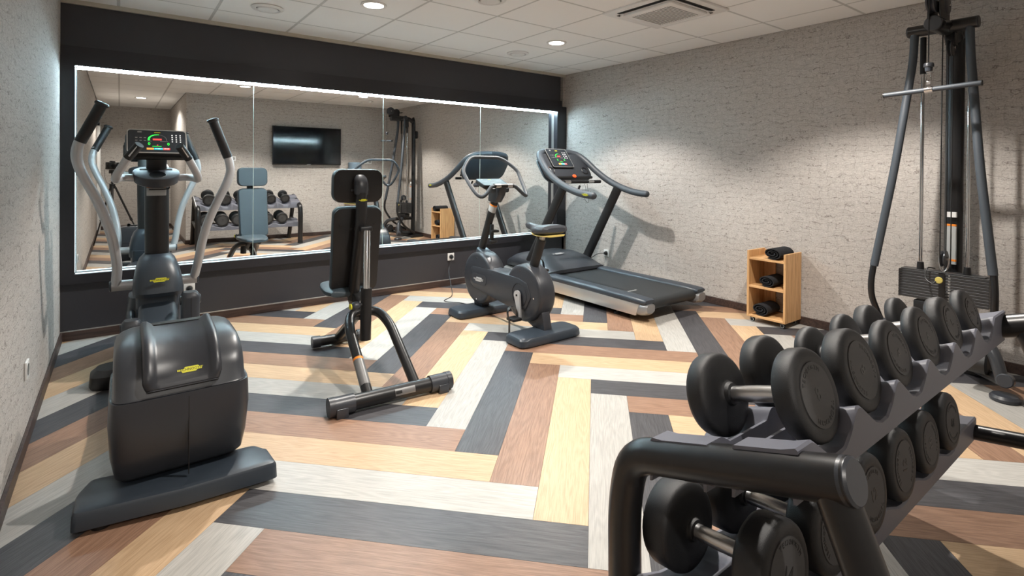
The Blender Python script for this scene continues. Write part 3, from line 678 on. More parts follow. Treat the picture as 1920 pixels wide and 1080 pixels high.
# console body behind: rounded slab between the rails
def slab(x0, x1, t0, t1, n=10):
    pass
Mc = plane_mat((3.90, 4.23, 1.325), (1, 0, 0), (0, 0.60, 0.80))   # local y runs up the tilted console, local z towards the user
b = MB(); poly = rrect(-0.33, 0.33, -0.18, 0.17, 0.10, 6); b.prism(poly, 'z', -0.055, -0.012, 0.010); b.xf(Mc)
cons = b.build('console_body', ANTH2, tm)
poly = rrect(-0.335, 0.335, -0.185, 0.175, 0.11, 6); b = MB().prism(poly, 'z', -0.085, -0.055, 0.02); b.xf(Mc); b.build('console_back', BLUEG, cons)
Mt = plane_mat((3.845, 4.285, 1.405), (1, 0, 0), (0, 0.62, 0.78))
def display(parent, M, wd, ht, bezel=ALU, face=PANELG, lit=True):
    OFF = mat('key_grey', (0.3, 0.3, 0.3), 0.5); OFD = mat('key_dark', (0.12, 0.13, 0.14), 0.5)
    EG_, ER_, EO_, ET_, EW_ = (EG, ER, EO, ET, EW) if lit else (OFD, OFD, OFD, OFD, OFF)
    """console display with frame, arc gauge, keypads, three coloured keys"""
    b = MB().prism(rrect(-wd/2-0.008, wd/2+0.008, -ht/2-0.008, ht/2+0.008, 0.022, 4), 'z', -0.030, 0.0, 0.003); b.xf(M); sc = b.build('display', BLACK, parent)
    b = MB(); o_ = rrect(-wd/2-0.006, wd/2+0.006, -ht/2-0.006, ht/2+0.006, 0.02, 4); i_ = rrect(-wd/2, wd/2, -ht/2, ht/2, 0.016, 4); n = len(o_)
    b.add([Vector((*p, 0.0025)) for p in o_]+[Vector((*p, 0.0025)) for p in i_]+[Vector((*p, -0.002)) for p in o_], [(k, (k+1) % n, n+(k+1) % n, n+k) for k in range(n)]+[(k, (k+1) % n, 2*n+(k+1) % n, 2*n+k) for k in range(n)])
    b.xf(M); b.build('bezel', bezel, sc)
    b = MB().prism(i_, 'z', 0.0, 0.0012); b.xf(M); b.build('screen_glass', face, sc)
    z = 0.0016
    def q(x0, x1, y0, y1, mt, nm):
        c = MB().bb((x0, y0, z), (x1, y1, z+0.001)); c.xf(M); return c.build(nm, mt, sc)
    k = ht/0.16; wk = wd/0.33
    R = 0.042*min(k, wk)*1.05; g = MB(); cy0 = 0.012*k
    for (a0, a1, mt, nm, thk) in ((80, 190, EG_, 'gauge_arc', 0.009), (-10, 80, mat('gauge_off', (0.10, 0.10, 0.11), 0.5), 'gauge_scale', 0.004)):
        g = MB(); N = 16
        vs = []
        for i in range(N+1):
            a = math.radians(a0+(a1-a0)*i/N); tt = thk*(1.0 if nm == 'gauge_scale' else 0.4+0.6*i/N)
            vs += [Vector((R*1.25*math.cos(a), cy0+R*math.sin(a), z+0.0006)), Vector(((R-tt)*1.25*math.cos(a), cy0+(R-tt)*math.sin(a), z+0.0006))]
        g.add(vs, [(2*i, 2*i+1, 2*i+3, 2*i+2) for i in range(N)]); g.xf(M); g.build(nm, mt, sc)
    q(-0.026*wk, 0.024*wk, 0.008*k, 0.019*k, ER_, 'red_readout')
    q(-0.058*wk, 0.012*wk-0.045*wk, -0.001*k, 0.001*k, mat('key_grey', (0.3, 0.3, 0.3), 0.5), 'print_line'); q(0.015*wk, 0.06*wk, -0.001*k, 0.001*k, MATS['key_grey'], 'print_line')
    kp = MB()
    for i in range(3):
        for j in range(4): kp.bb(((0.082+0.024*i)*wk, (0.044-0.016*j)*k, z), ((0.089+0.024*i)*wk, (0.051-0.016*j)*k, z+0.001))
    kp.xf(M); kp.build('keypad', EW_, sc)
    kp = MB()
    for i in range(3):
        for j in range(2): kp.bb(((-0.125+0.024*i)*wk, (0.022-0.020*j)*k, z), ((-0.112+0.024*i)*wk, (0.027-0.020*j)*k, z+0.001))
    kp.bb((-0.112*wk, 0.062*k, z), (-0.088*wk, 0.072*k, z+0.001)); kp.xf(M); kp.build('icon_keys', MATS['key_grey'], sc)
    for x in (-0.048*wk, 0.062*wk):
        t = MB(); add_text(t, '0', 0.026*min(k, 1.2), M @ Matrix.Translation((x, -0.020*k, z+0.0012)), 0.0003); t.build('green_digit', EG_, sc)
    q(-0.030*wk, 0.022*wk, -0.038*k, -0.036*k, EG_, 'green_line'); q(-0.004*wk, 0.003*wk, -0.030*k, -0.026*k, ER_, 'red_heart')
    for x0, x1, mt, nm, tx in ((-0.062, -0.022, EO_, 'orange_key', ''), (-0.022, 0.030, ET_, 'start_key', 'START'), (0.030, 0.070, ER_, 'stop_key', 'STOP')):
        o = q(x0*wk, x1*wk, -0.062*k, -0.049*k, mt, nm)
        if tx: t = MB(); add_text(t, tx, 0.011*min(k, 1), M @ Matrix.Translation(((x0+x1)/2*wk, -0.0555*k, z+0.0016)), 0.0002); t.build('key_lettering', EW_, sc)
    q(-0.018*wk, 0.018*wk, 0.062*k, 0.067*k, YEL, 'maker_mark')
    return sc
display(cons, Mt, 0.29, 0.245, ALU)
b = MB().box((0, -0.155, -0.012), (0.62, 0.030, 0.030), None, 0.012); b.xf(Mc); b.build('console_lip', BLACK, cons)
MB().tube([(3.60, 4.02, 1.150), (4.205, 4.02, 1.150)], 0.017, 16).build('sensor_bar', BLACK, tm)
for xa, xb in ((3.68, 3.76), (4.02, 4.10)): MB().tube([(xa, 4.02, 1.1505), (xb, 4.02, 1.1505)], 0.0178, 16).build('pulse_sensor', BRUSH, tm)
b = MB().lathe([(0.020, 0.0), (0.020, 0.006), (0.016, 0.010), (0, 0.011)], (0, 0, 0), (0, 0, 1), 20); b.xf(Mc @ Matrix.Translation((0.03, -0.150, 0.004)) @ Matrix.Scale(1.3, 4, (1, 0, 0))); b.build('stop_button', emit('red_button', (0.9, 0.10, 0.02), 0.15), cons)
for sx in (-1, 1):
    b = MB().lathe([(0.042, 0.0), (0.046, 0.002), (0.042, 0.006), (0.036, 0.003), (0.034, -0.02), (0, -0.022)], (0, 0, 0), (0, 0, 1), 28); b.xf(Mc @ Matrix.Translation((sx*0.245, -0.065, -0.010))); b.build('cup_holder', BLACK, cons)
b = MB().bb((-0.305, -0.125, -0.0115), (-0.245, -0.03, -0.0105)); b.xf(Mc); lb = b.build('label', PAPER, cons)
b = MB().bb((-0.305, -0.03, -0.0115), (-0.245, -0.018, -0.0102)); b.xf(Mc); b.build('orange_band', ORANGE, lb)
MB().tube([(3.95, 4.0, 1.13), (3.96, 3.99, 1.05), (3.93, 3.98, 0.98), (3.97, 3.97, 0.93), (3.99, 3.98, 0.97), (3.99, 4.0, 1.13)], 0.0018, 6, smooth=6).build('safety_cord', BLACK, tm)
MB().box((3.87, 4.0, 1.09), (0.022, 0.015, 0.05), Matrix.Rotation(0.5, 3, 'Y'), 0.004).build('safety_clip', BLACK, tm)

# ------------------------------------------------------------------ exercise bike
bk = thing('exercise_bike', 'anthracite upright exercise bike in front of the treadmill', 'exercise bike', (2.58, 3.5, 0))
def foot(y0, y1, x0, x1):
    cx_, cy_ = (x0+x1)/2, (y0+y1)/2; hx, hy = (x1-x0)/2, (y1-y0)/2
    MB().loft([se(cx_, cy_, hx-0.012, hy-0.010, 7, 40, 0.0), se(cx_, cy_, hx-0.012, hy-0.010, 7, 40, 0.008)]).build('foot_pad', BLACK, bk)
    MB().loft([se(cx_, cy_, hx-0.004, hy-0.003, 7, 40, 0.008), se(cx_, cy_, hx, hy, 7, 40, 0.014), se(cx_, cy_, hx-0.004, hy-0.004, 7, 40, 0.052), se(cx_, cy_, hx-0.014, hy-0.014, 6, 40, 0.066), se(cx_, cy_, hx-0.03, hy-0.03, 6, 40, 0.070)]).build('floor_foot', BLUEG, bk)
foot(3.78, 4.02, 2.29, 2.87); foot(2.90, 3.14, 2.27, 2.86)
BX0, BX1 = 2.505, 2.665
def disc(y, z, R, x0, x1, name, mt=ANTH):
    c = x0; wdt = x1-x0
    return MB().lathe([(0, 0), (R-0.03, 0), (R-0.012, 0.003), (R-0.002, 0.014), (R, 0.03), (R+0.004, wdt/2), (R, wdt-0.03), (R-0.002, wdt-0.014), (R-0.012, wdt-0.003), (R-0.03, wdt), (0, wdt)], (x0, y, z), (1, 0, 0), 56).build(name, mt, bk, sharp=40)
disc(3.855, 0.325, 0.225, BX0, BX1, 'front_wheel_cover'); disc(3.215, 0.315, 0.222, BX0, BX1, 'rear_wheel_cover')
MB().prism([(3.92, 0.42), (3.95, 0.40), (3.97, 0.34), (3.95, 0.27), (3.90, 0.24), (3.60, 0.20), (3.30, 0.17), (3.16, 0.20), (3.10, 0.30), (3.15, 0.40), (3.25, 0.425), (3.60, 0.43)], 'x', BX0-0.008, BX1+0.008, 0.006).build('side_cover', ANTH, bk)
MB().prism([(3.95, 0.50), (4.0, 0.47), (3.70, 0.36), (3.40, 0.36), (3.30, 0.42), (3.45, 0.405), (3.62, 0.415), (3.70, 0.46), (3.76, 0.51), (3.83, 0.56), (3.91, 0.585)], 'x', 2.53, 2.64, 0.02, 3).build('front_cowl', BLUEG, bk)
badge(bk, (2.585, 3.715, 0.488), (1, 0, 0), (0, 0.7, 0.71), 0.085)
MB().prism([(y, z) for y, z in rrect(3.70, 3.93, 0.275, 0.365, 0.04)], 'x', BX0-0.0105, BX0-0.007).build('badge_recess', ANTH2, bk)
badge(bk, (BX0-0.0105, 3.815, 0.32), (0, -1, 0), (0, 0, 1), 0.15, WBADGE)
MB().prism([(3.38, 0.13), (3.02, 0.20), (2.985, 0.055), (3.10, 0.055), (3.20, 0.09)], 'x', 2.545, 2.625, 0.01).build('rear_stand', ANTH, bk)
MB().prism([(3.98, 0.15), (3.82, 0.15), (3.84, 0.055), (3.96, 0.055)], 'x', 2.545, 2.625, 0.01).build('front_stand', ANTH, bk)
MB().tube([(2.585, 3.935, 0.50), (2.585, 3.685, 1.06)], 0.040, 20, rb=0.028, upv=(0, 1, 0)).build('handlebar_post', BLACK, bk)
lb = MB().tube([(2.585, 3.750, 0.914), (2.585, 3.727, 0.966)], 0.0408, 20, rb=0.0288, upv=(0, 1, 0)).build('label', PAPER, bk)
MB().tube([(2.585, 3.727, 0.966), (2.585, 3.722, 0.978)], 0.0410, 20, rb=0.0290, upv=(0, 1, 0)).build('orange_band', ORANGE, lb)
MB().prism([(3.76, 1.00), (3.66, 0.99), (3.60, 1.06), (3.58, 1.13), (3.74, 1.15)], 'x', 2.545, 2.625, 0.012).build('post_head', ANTH2, bk)
for z, y in ((0.745, 3.775), (0.655, 3.80)):
    MB().tube([(2.585+0.034*math.cos(a), y-0.075+0.034*math.sin(a), z) for a in [i*PI/12 for i in range(25)]], 0.009, 8, rb=0.0025, upv=(0, 0, 1)).build('bottle_ring', BLACK, bk)
MB().bb((2.57, 3.735, 0.63), (2.60, 3.765, 0.80), 0.006).build('bottle_bracket', BLACK, bk)
xc = 2.60
Lp = [(xc-0.085, 3.60, 1.135), (xc-0.13, 3.60, 1.125), (xc-0.19, 3.58, 1.07), (xc-0.235, 3.59, 1.05), (xc-0.265, 3.64, 1.09), (xc-0.285, 3.74, 1.20), (xc-0.28, 3.79, 1.27), (xc-0.20, 3.85, 1.35), (xc-0.14, 3.875, 1.378), (xc-0.09, 3.88, 1.382), (xc, 3.88, 1.382)]
loop = Lp+[(2*xc-p[0], p[1], p[2]) for p in Lp[::-1][1:]]
MB().tube(loop, 0.0155, 16, smooth=4).build('handlebar_loop', GTUBE, bk)
MB().tube([(xc-0.10, 3.60, 1.135), (xc+0.10, 3.60, 1.135)], 0.019, 16).build('grip_bar', BLACK, bk)
for s in (-1, 1): MB().tube([(xc+s*0.035, 3.60, 1.136), (xc+s*0.085, 3.60, 1.136)], 0.0197, 16).build('pulse_sensor', BRUSH, bk)
Md = plane_mat((xc-0.02, 3.735, 1.165), (1, 0, 0), (0, 0.94, 0.34))
display(bk, Md, 0.25, 0.14, BLUEG, mat('dim_console', (0.06, 0.08, 0.092), 0.35), lit=False)
MB().box((xc-0.01, 3.70, 1.115), (0.20, 0.14, 0.045), Matrix.Rotation(0.3, 3, 'X'), 0.015).build('console_shell', BLUEG, bk)
MB().tube([(2.585, 3.20, 0.45), (2.585, 3.075, 0.745)], 0.043, 20, rb=0.030, upv=(0, 1, 0)).build('seat_tube', BLACK, bk)
MB().tube([(2.585, 3.10, 0.68), (2.585, 3.05, 0.80)], 0.022, 18).build('seat_post', SILVER, bk)
sd = []
for y, hw, zt, th_ in ((2.895, 0.09, 0.850, 0.035), (2.915, 0.124, 0.866, 0.066), (2.98, 0.134, 0.868, 0.078), (3.05, 0.112, 0.856, 0.068), (3.11, 0.066, 0.850, 0.056), (3.17, 0.036, 0.856, 0.050), (3.225, 0.027, 0.862, 0.045), (3.245, 0.016, 0.855, 0.028)):
    sd.append(se(2.575, zt-th_/2, hw, th_/2, 2.8, 28, y, 'y'))
MB().loft(sd).build('saddle', ANTH2, bk)
sd = [se(2.575, 0.788, hw*0.93, 0.007, 3, 28, y, 'y') for y, hw in ((2.90, 0.09), (2.92, 0.116), (2.98, 0.126), (3.06, 0.10), (3.12, 0.055), (3.16, 0.03))]
MB().loft(sd).build('saddle_trim', mat('saddle_yellow', (0.55, 0.42, 0.12), 0.5), bk)
# cranks and pedals
MB().lathe([(0.0, -0.004), (0.085, -0.004), (0.09, 0.0), (0.09, 0.004)], (BX0-0.008, 3.235, 0.30), (-1, 0, 0), 36).build('crank_disc', ANTH2, bk)
def crank(x, side, y1, z1):
    b = MB(); c = Vector((x, 3.235, 0.30)); e = Vector((x, y1, z1)); d = (e-c).normalized(); pz = Vector((1, 0, 0)).cross(d)
    poly = []
    for i in range(13): a = PI/2+PI*i/12; poly.append(c+d*0.036*math.cos(a)+pz*0.036*math.sin(a))
    poly += [e-pz*0.013, e+d*0.014-pz*0.008, e+d*0.014+pz*0.008, e+pz*0.013]
    b.add([p+Vector((-side*0.0, 0, 0)) for p in poly]+[p+Vector((side*0.014, 0, 0)) for p in poly], [tuple(range(len(poly))), tuple(range(2*len(poly)-1, len(poly)-1, -1))]+[(i, (i+1) % len(poly), len(poly)+(i+1) % len(poly), len(poly)+i) for i in range(len(poly))])
    o = b.build('crank_arm', SILVER, bk)
    MB().cyl((x+side*0.012, 3.235, 0.30), (x+side*0.018, 3.235, 0.30), 0.008).build('crank_bolt', INK, o)
    px = x+side*0.062
    MB().box((px, y1, z1-0.004), (0.085, 0.095, 0.024), None, 0.008).build('pedal', BLACK, bk)
    MB().tube([(px-0.042, y1+0.02, z1), (px-0.040, y1+0.03, z1+0.06), (px, y1+0.035, z1+0.085), (px+0.038, y1+0.03, z1+0.06), (px+0.042, y1+0.02, z1)], 0.013, 10, rb=0.002, upv=(0, 1, 0.1), smooth=5).build('toe_strap', BLACK, bk)
    MB().box((px+side*0.046, y1-0.0, z1-0.055), (0.003, 0.020, 0.11), None).build('strap_tail', BLACK, bk)
crank(BX0-0.022, -1, 3.20, 0.135); crank(BX1+0.022, 1, 3.27, 0.465)
for y, z in ((3.86, 0.50), (3.86, 0.14), (3.24, 0.485), (3.07, 0.30)): MB().cyl((BX0-0.002, y, z), (BX0+0.004, y, z), 0.006).build('screw', CHROME, bk)

# ------------------------------------------------------------------ weight bench
bn = thing('weight_bench', 'black adjustable weight bench seen from behind, backrest upright', 'weight bench', (1.20, 2.68, 0), math.radians(-3.6), local=True)
MB().tube([(-0.26, 0, 0.048), (0.26, 0, 0.048)], 0.040, 24).build('rear_crossbar', BTUBE, bn)
for s in (-1, 1):
    fc = MB().tube([(s*0.215, 0, 0.048), (s*0.34, 0, 0.048)], 0.0475, 24).build('rubber_sleeve', ANTH2, bn)
    MB().tube([(s*0.315, 0, 0.048), (s*0.345, 0, 0.048)], 0.0495, 24).build('end_cap', ANTH, fc)
    MB().bb((s*0.285-0.03, -0.055, 0.0), (s*0.285+0.03, -0.035, 0.050), 0.004).build('foot_tab', ANTH2, fc)
def arc_patch(x0, x1, r, a0, a1, n=8):
    vs = []
    for i in range(n+1):
        a = a0+(a1-a0)*i/n
        for x in (x0, x1): vs.append((x, r*math.cos(a), 0.048+r*math.sin(a)))
    return MB().add(vs, [(2*i, 2*i+1, 2*i+3, 2*i+2) for i in range(n)])
lb = arc_patch(0.0, 0.115, 0.0406, 2.35, 3.25).build('rating_plate', mat('steel_label', (0.22, 0.22, 0.22), 0.4, 0.5), bn)
arc_patch(0.002, 0.038, 0.0409, 2.6, 3.0).build('plate_mark', INK, lb)
MB().tube([(-0.135, 0.0, 0.055), (-0.125, 0.40, 0.315), (-0.085, 0.53, 0.375), (0.085, 0.53, 0.375), (0.125, 0.40, 0.315), (0.135, 0.0, 0.055)], 0.029, 20, fillet=0.10).build('rear_frame', BTUBE, bn)
lb = MB().tube([(-0.1335, 0.06, 0.094), (-0.1300, 0.20, 0.186)], 0.0295, 20).build('label', mat('bench_label', (0.20, 0.20, 0.20), 0.35, 0.4), bn)
MB().tube([(-0.1300, 0.20, 0.186), (-0.1296, 0.212, 0.194)], 0.0298, 20).build('orange_band', ORANGE, lb)
MB().tube([(0, 0.54, 0.375), (0, 0.70, 0.30), (0, 1.10, 0.055)], 0.032, 18, fillet=0.05).build('main_beam', BTUBE, bn)
MB().tube([(-0.17, 1.10, 0.048), (0.17, 1.10, 0.048)], 0.034, 20).build('front_crossbar', BTUBE, bn)
for s in (-1, 1): MB().tube([(s*0.13, 1.10, 0.048), (s*0.185, 1.10, 0.048)], 0.040, 20).build('rubber_sleeve', ANTH, bn)
MB().tube([(-0.04, 1.15, 0.03), (0.04, 1.15, 0.03)], 0.028, 16).build('transport_wheel', BLACK, bn)
MB().prism([(0.50, 0.33), (0.62, 0.30), (0.76, 0.40), (0.80, 0.44), (0.66, 0.47), (0.55, 0.44)], 'x', -0.035, 0.035, 0.006).build('pivot_bracket', BLACK, bn)
MB().tube([(-0.028, 0.40, 0.235), (-0.018, 0.415, 0.545)], 0.033, 24).build('strut_sleeve', BLACK, bn)
MB().tube([(-0.018, 0.415, 0.54), (0.010, 0.50, 0.885)], 0.0215, 20).build('chrome_strut', CHROME, bn)
MB().box((0.008, 0.525, 0.895), (0.075, 0.06, 0.030), None, 0.006).build('strut_clevis', BLACK, bn)
kb_ = MB().cyl((-0.05, 0.405, 0.45), (-0.075, 0.40, 0.45), 0.012).build('locking_pin', BLACK, bn)
MB().sphere((-0.09, 0.395, 0.45), 0.026, (1.2, 1, 1), 10).build('knob', ANTH2, kb_)
MB().cyl((-0.118, 0.39, 0.45), (-0.125, 0.389, 0.45), 0.017).build('yellow_button', YEL, kb_)
# seat
st = []
for y, hw, zc, th_ in ((0.66, 0.05, 0.475, 0.02), (0.68, 0.135, 0.475, 0.05), (0.74, 0.165, 0.478, 0.062), (0.85, 0.16, 0.478, 0.066), (0.95, 0.145, 0.476, 0.062), (1.04, 0.12, 0.47, 0.05), (1.065, 0.08, 0.465, 0.03)):
    st.append(se(-0.035, zc-0.01, hw*0.93, th_/2, 3.0, 28, y, 'y'))
MB().loft(st).build('seat', VINYL, bn)
MB().tube([(0, 0.72, 0.445), (0, 0.98, 0.435)], 0.025, 14).build('seat_carrier', BTUBE, bn)
# backrest: tilt a little
def pad(x0, x1, z0, z1, y, tilt, name, th=0.062, r=0.05, taper=0.0):
    M = Matrix.Translation((0, y, (z0+z1)/2)) @ Matrix.Rotation(tilt, 4, 'X')
    h = (z1-z0)/2
    po = [(px*(1-taper*(1-(pz+h)/(2*h))), pz) for px, pz in rrect(x0, x1, -h, h, r, 5)]
    b = MB(); b.prism(po, 'y', 0.0, 0.012, 0.003); b.xf(M); bd = b.build(name+'_board', BLACK, bn)
    rings = []
    cxp = sum(p[0] for p in po)/len(po)
    for yy, sc in ((0.012, 1.0), (0.020, 1.025), (0.05, 1.025), (0.062, 1.0), (th+0.008, 0.95)):
        rings.append([M @ Vector((cxp+(p[0]-cxp)*sc, yy, p[1]*(1+(sc-1)*0.6))) for p in po])
    MB().loft(rings).build(name, VINYL, bd)
    return M, bd
Mb, bd = pad(-0.155, 0.155, 0.455, 1.022, 0.680, 0.16, 'backrest', taper=0.04)
for sx, sz in ((-0.11, 0.17), (0.11, 0.17), (-0.10, -0.22)):
    b = MB().cyl((sx, 0.001, sz), (sx, -0.004, sz), 0.007); b.xf(Mb); b.build('board_bolt', INK, bd)
for sx, sz in ((-0.045, 0.15), (-0.04, -0.245)):
    b = MB().cyl((sx, 0.001, sz), (sx, -0.008, sz), 0.009, n=6); b.xf(Mb); b.build('chrome_bolt', CHROME, bd)
Mh, hd = pad(-0.158, 0.158, 1.055, 1.268, 0.640, 0.05, 'head_pad', r=0.055)
for sx in (-0.115, 0.115):
    b = MB().cyl((sx, 0.001, 0.0), (sx, -0.004, 0.0), 0.007); b.xf(Mh); b.build('board_bolt', INK, hd)
for sx in (-0.045, 0.045):
    b = MB().cyl((sx, 0.001, -0.025), (sx, -0.010, -0.025), 0.009, n=6); b.xf(Mh); b.build('chrome_bolt', CHROME, hd)
MB().tube([(0.0, 0.585, 1.12), (-0.002, 0.585, 0.95), (-0.012, 0.64, 0.66), (-0.018, 0.69, 0.42)], 0.036, 18, rb=0.034, upv=(1, 0, 0), smooth=4).build('spine', BTUBE, bn)
MB().loft([se(0.0, 0.590, 0.042, 0.035, 2.4, 24, 1.11), se(0.0, 0.588, 0.044, 0.038, 2.4, 24, 1.14), se(0.0, 0.593, 0.044, 0.036, 2.4, 24, 1.18), se(0.0, 0.603, 0.038, 0.028, 2.3, 24, 1.215), se(0.0, 0.615, 0.022, 0.015, 2.2, 24, 1.235)]).build('spine_cap', ANTH2, bn)
badge(bn, (0.0, 0.547, 1.075), (1, 0, 0), (0, 0.05, 1), 0.055)

# ------------------------------------------------------------------ elliptical trainer
el = thing('elliptical_trainer', 'large dark elliptical cross trainer with silver swing arms, left of the room', 'elliptical trainer', (0.19, 2.9, 0))
CXE = 0.195
# base bar nearest the camera
foot_poly = [Vector((x, y, 0)) for x, y in ((-0.134, 2.325), (0.19, 2.275), (0.517, 2.262), (0.508, 2.40), (0.47, 2.47), (0.19, 2.50), (-0.09, 2.56), (-0.128, 2.47), (-0.134, 2.325))]
fp_ = []
for i in range(8):
    for t_ in (0.0, 0.5): fp_.append(foot_poly[i].lerp(foot_poly[(i+1) % 8], t_))
fp_ = filletpath([fp_[0].lerp(fp_[-1], 0.5)]+fp_+[fp_[0].lerp(fp_[-1], 0.5)], 0.02, 3)[:-1]
cen_ = Vector((0.19, 2.40, 0))
def fring(z, ins): return [Vector((p.x-math.copysign(min(ins, abs(p.x-cen_.x)), p.x-cen_.x), p.y-math.copysign(min(ins, abs(p.y-cen_.y)), p.y-cen_.y), z)) for p in fp_]
MB().loft([fring(0.014, 0.012), fring(0.022, 0.0), fring(0.072, 0.002), fring(0.083, 0.008), fring(0.088, 0.020)]).build('rear_base', BLUEG, el)
for x in (-0.05, 0.44): MB().cyl((x, 2.36, 0), (x, 2.36, 0.016), 0.03).build('foot_pad', BLACK, el)
# housing, lower and upper shells
def ring(z, x0, x1, y0, y1, p=9):
    k_ = 1.065; x0 = 0.199+(x0-0.196)*k_; x1 = 0.199+(x1-0.196)*k_; y1 = 2.74+(y1-2.80)*0.12; z = z if z < 0.42 else 0.42+(z-0.42)*0.88
    return se((x0+x1)/2, (y0+y1)/2, (x1-x0)/2, (y1-y0)/2, p, 64, z)
low = [ring(0.088, 0.03, 0.36, 2.45, 3.05), ring(0.092, 0.012, 0.382, 2.43, 3.10), ring(0.12, -0.006, 0.398, 2.395, 3.14), ring(0.20, -0.018, 0.408, 2.365, 3.16), ring(0.32, -0.024, 0.416, 2.345, 3.16), ring(0.40, -0.020, 0.414, 2.345, 3.16), ring(0.416, -0.018, 0.412, 2.347, 3.155)]
MB().loft(low).build('lower_shell', ANTH, el, sharp=50)
upp = [ring(0.418, -0.012, 0.406, 2.351, 3.15), ring(0.423, -0.008, 0.402, 2.355, 3.15), ring(0.49, -0.009, 0.401, 2.372, 3.15), ring(0.53, -0.009, 0.400, 2.397, 3.14), ring(0.562, -0.007, 0.397, 2.435, 3.13), ring(0.588, -0.001, 0.391, 2.485, 3.12), ring(0.604, 0.012, 0.379, 2.54, 3.10, 6), ring(0.614, 0.034, 0.358, 2.60, 3.06, 5), ring(0.618, 0.075, 0.315, 2.68, 2.98, 4)]
MB().loft(upp).build('upper_shell', ANTH2, el, sharp=50)
MB().bb((CXE+0.019, 2.3445, 0.10), (CXE+0.021, 2.36, 0.40)).build('shell_seam', INK, el)
# raised tray panel on top of the housing
prof = [(2.346, 0.447), (2.354, 0.468), (2.366, 0.505), (2.392, 0.545), (2.432, 0.578), (2.486, 0.604), (2.55, 0.618), (2.64, 0.626), (2.74, 0.628)]
prof = [(p.y, 0.447+(p.z-0.447)*0.86) for p in catmull([Vector((0, min(a, 2.70), b)) for a, b in prof], 3)]
sec = [(-0.130, -0.012), (-0.128, 0.008), (-0.120, 0.016), (-0.106, 0.017), (-0.090, 0.004), (-0.080, -0.002), (0, -0.003), (0.080, -0.002), (0.090, 0.004), (0.106, 0.017), (0.120, 0.016), (0.128, 0.008), (0.130, -0.012)]
tp = []; n_ = len(prof)
for i, (y, z) in enumerate(prof):
    y2, z2 = prof[min(i+1, n_-1)]; y1, z1 = prof[max(i-1, 0)]; d = Vector((0, y2-y1, z2-z1)).normalized(); nn = Vector((1, 0, 0)).cross(d)
    if nn.y > 0: nn = -nn
    fe = min(1, i/4.0); row = []
    for sx, so in sec:
        o_ = so if i > 3 else max(so, 0.002)*(0.3+0.7*fe)+(-0.012 if abs(sx) > 0.127 else 0)
        w_ = sx*(0.90+0.10*fe)
        row.append(Vector((CXE+0.003+w_, y, z))+nn*(o_+0.004))
    tp.append(row)
tmb = MB(); n2 = len(sec); vs = [p for r in tp for p in r]
tmb.add(vs, [(i*n2+k, i*n2+k+1, (i+1)*n2+k+1, (i+1)*n2+k) for i in range(n_-1) for k in range(n2-1)])
tmb.add([tp[0][k]+Vector((0, 0.012, -0.006)) for k in range(n2)]+tp[0], [(k, k+1, n2+k+1, n2+k) for k in range(n2-1)])
o = tmb.build('tray_panel', ANTH, el, sharp=60)
sm = o.modifiers.new('thickness', 'SOLIDIFY'); sm.thickness = 0.004; sm.offset = -1
MB().bb((CXE-0.10, 2.68, 0.57), (CXE+0.105, 2.72, 0.608)).build('tray_end_slot', INK, el)
badge(el, (CXE+0.025, 2.3625, 0.498), (1, 0, 0), (0, 0.45, 0.9), 0.085)
# body column, neck, front cover
nk = []
for y, x0, x1, z0, z1 in ((2.75, 0.10, 0.31, 0.14, 0.42), (3.05, 0.10, 0.31, 0.14, 0.38), (3.4, 0.09, 0.31, 0.12, 0.33), (3.7, 0.085, 0.305, 0.12, 0.31), (3.88, 0.085, 0.302, 0.10, 0.34), (3.98, 0.09, 0.30, 0.10, 0.40), (4.06, 0.095, 0.298, 0.10, 0.44)):
    nk.append(se((x0+x1)/2, (z0+z1)/2, (x1-x0)/2, (z1-z0)/2, 6, 36, y, 'y'))
MB().loft(nk).build('centre_beam', BLUEG, el)
MB().loft([se(0.197, 4.17, 0.112, 0.16, 6, 36, z) for z in (0.06, 0.30, 0.52)]).build('front_column', BLUEG, el)
fc_ = [se(0.203, 4.15, 0.134, 0.17, 4, 40, 0.455), se(0.203, 4.14, 0.137, 0.175, 4, 40, 0.48), se(0.203, 4.15, 0.131, 0.165, 4, 40, 0.55), se(0.202, 4.17, 0.118, 0.145, 3.6, 40, 0.62), se(0.200, 4.19, 0.098, 0.115, 3.2, 40, 0.675), se(0.199, 4.20, 0.072, 0.075, 3, 40, 0.705)]
MB().loft(fc_).build('front_cover', BLUEG, el)
badge(el, (0.205, 3.975, 0.563), (1, 0, 0), (0, 0.25, 0.97), 0.105)
MB().tube([(0.199, 4.19, 0.68), (0.194, 4.13, 1.21)], 0.067, 28, rb=0.045, upv=(1, 0, 0)).build('console_post', BLACK, el)
lb = MB().box((0.190, 4.088, 1.115), (0.105, 0.008, 0.05), None, 0.002).build('label', PAPER, el)
MB().box((0.190, 4.0875, 1.147), (0.105, 0.009, 0.008)).build('orange_band', ORANGE, lb)
MB().tube([(0.245, 4.08, 1.17), (0.258, 4.06, 1.165), (0.258, 4.06, 1.135), (0.225, 4.07, 1.13), (0.15, 4.07, 1.13)], 0.004, 8, fillet=0.01).build('wire_hook', BLACK, el)
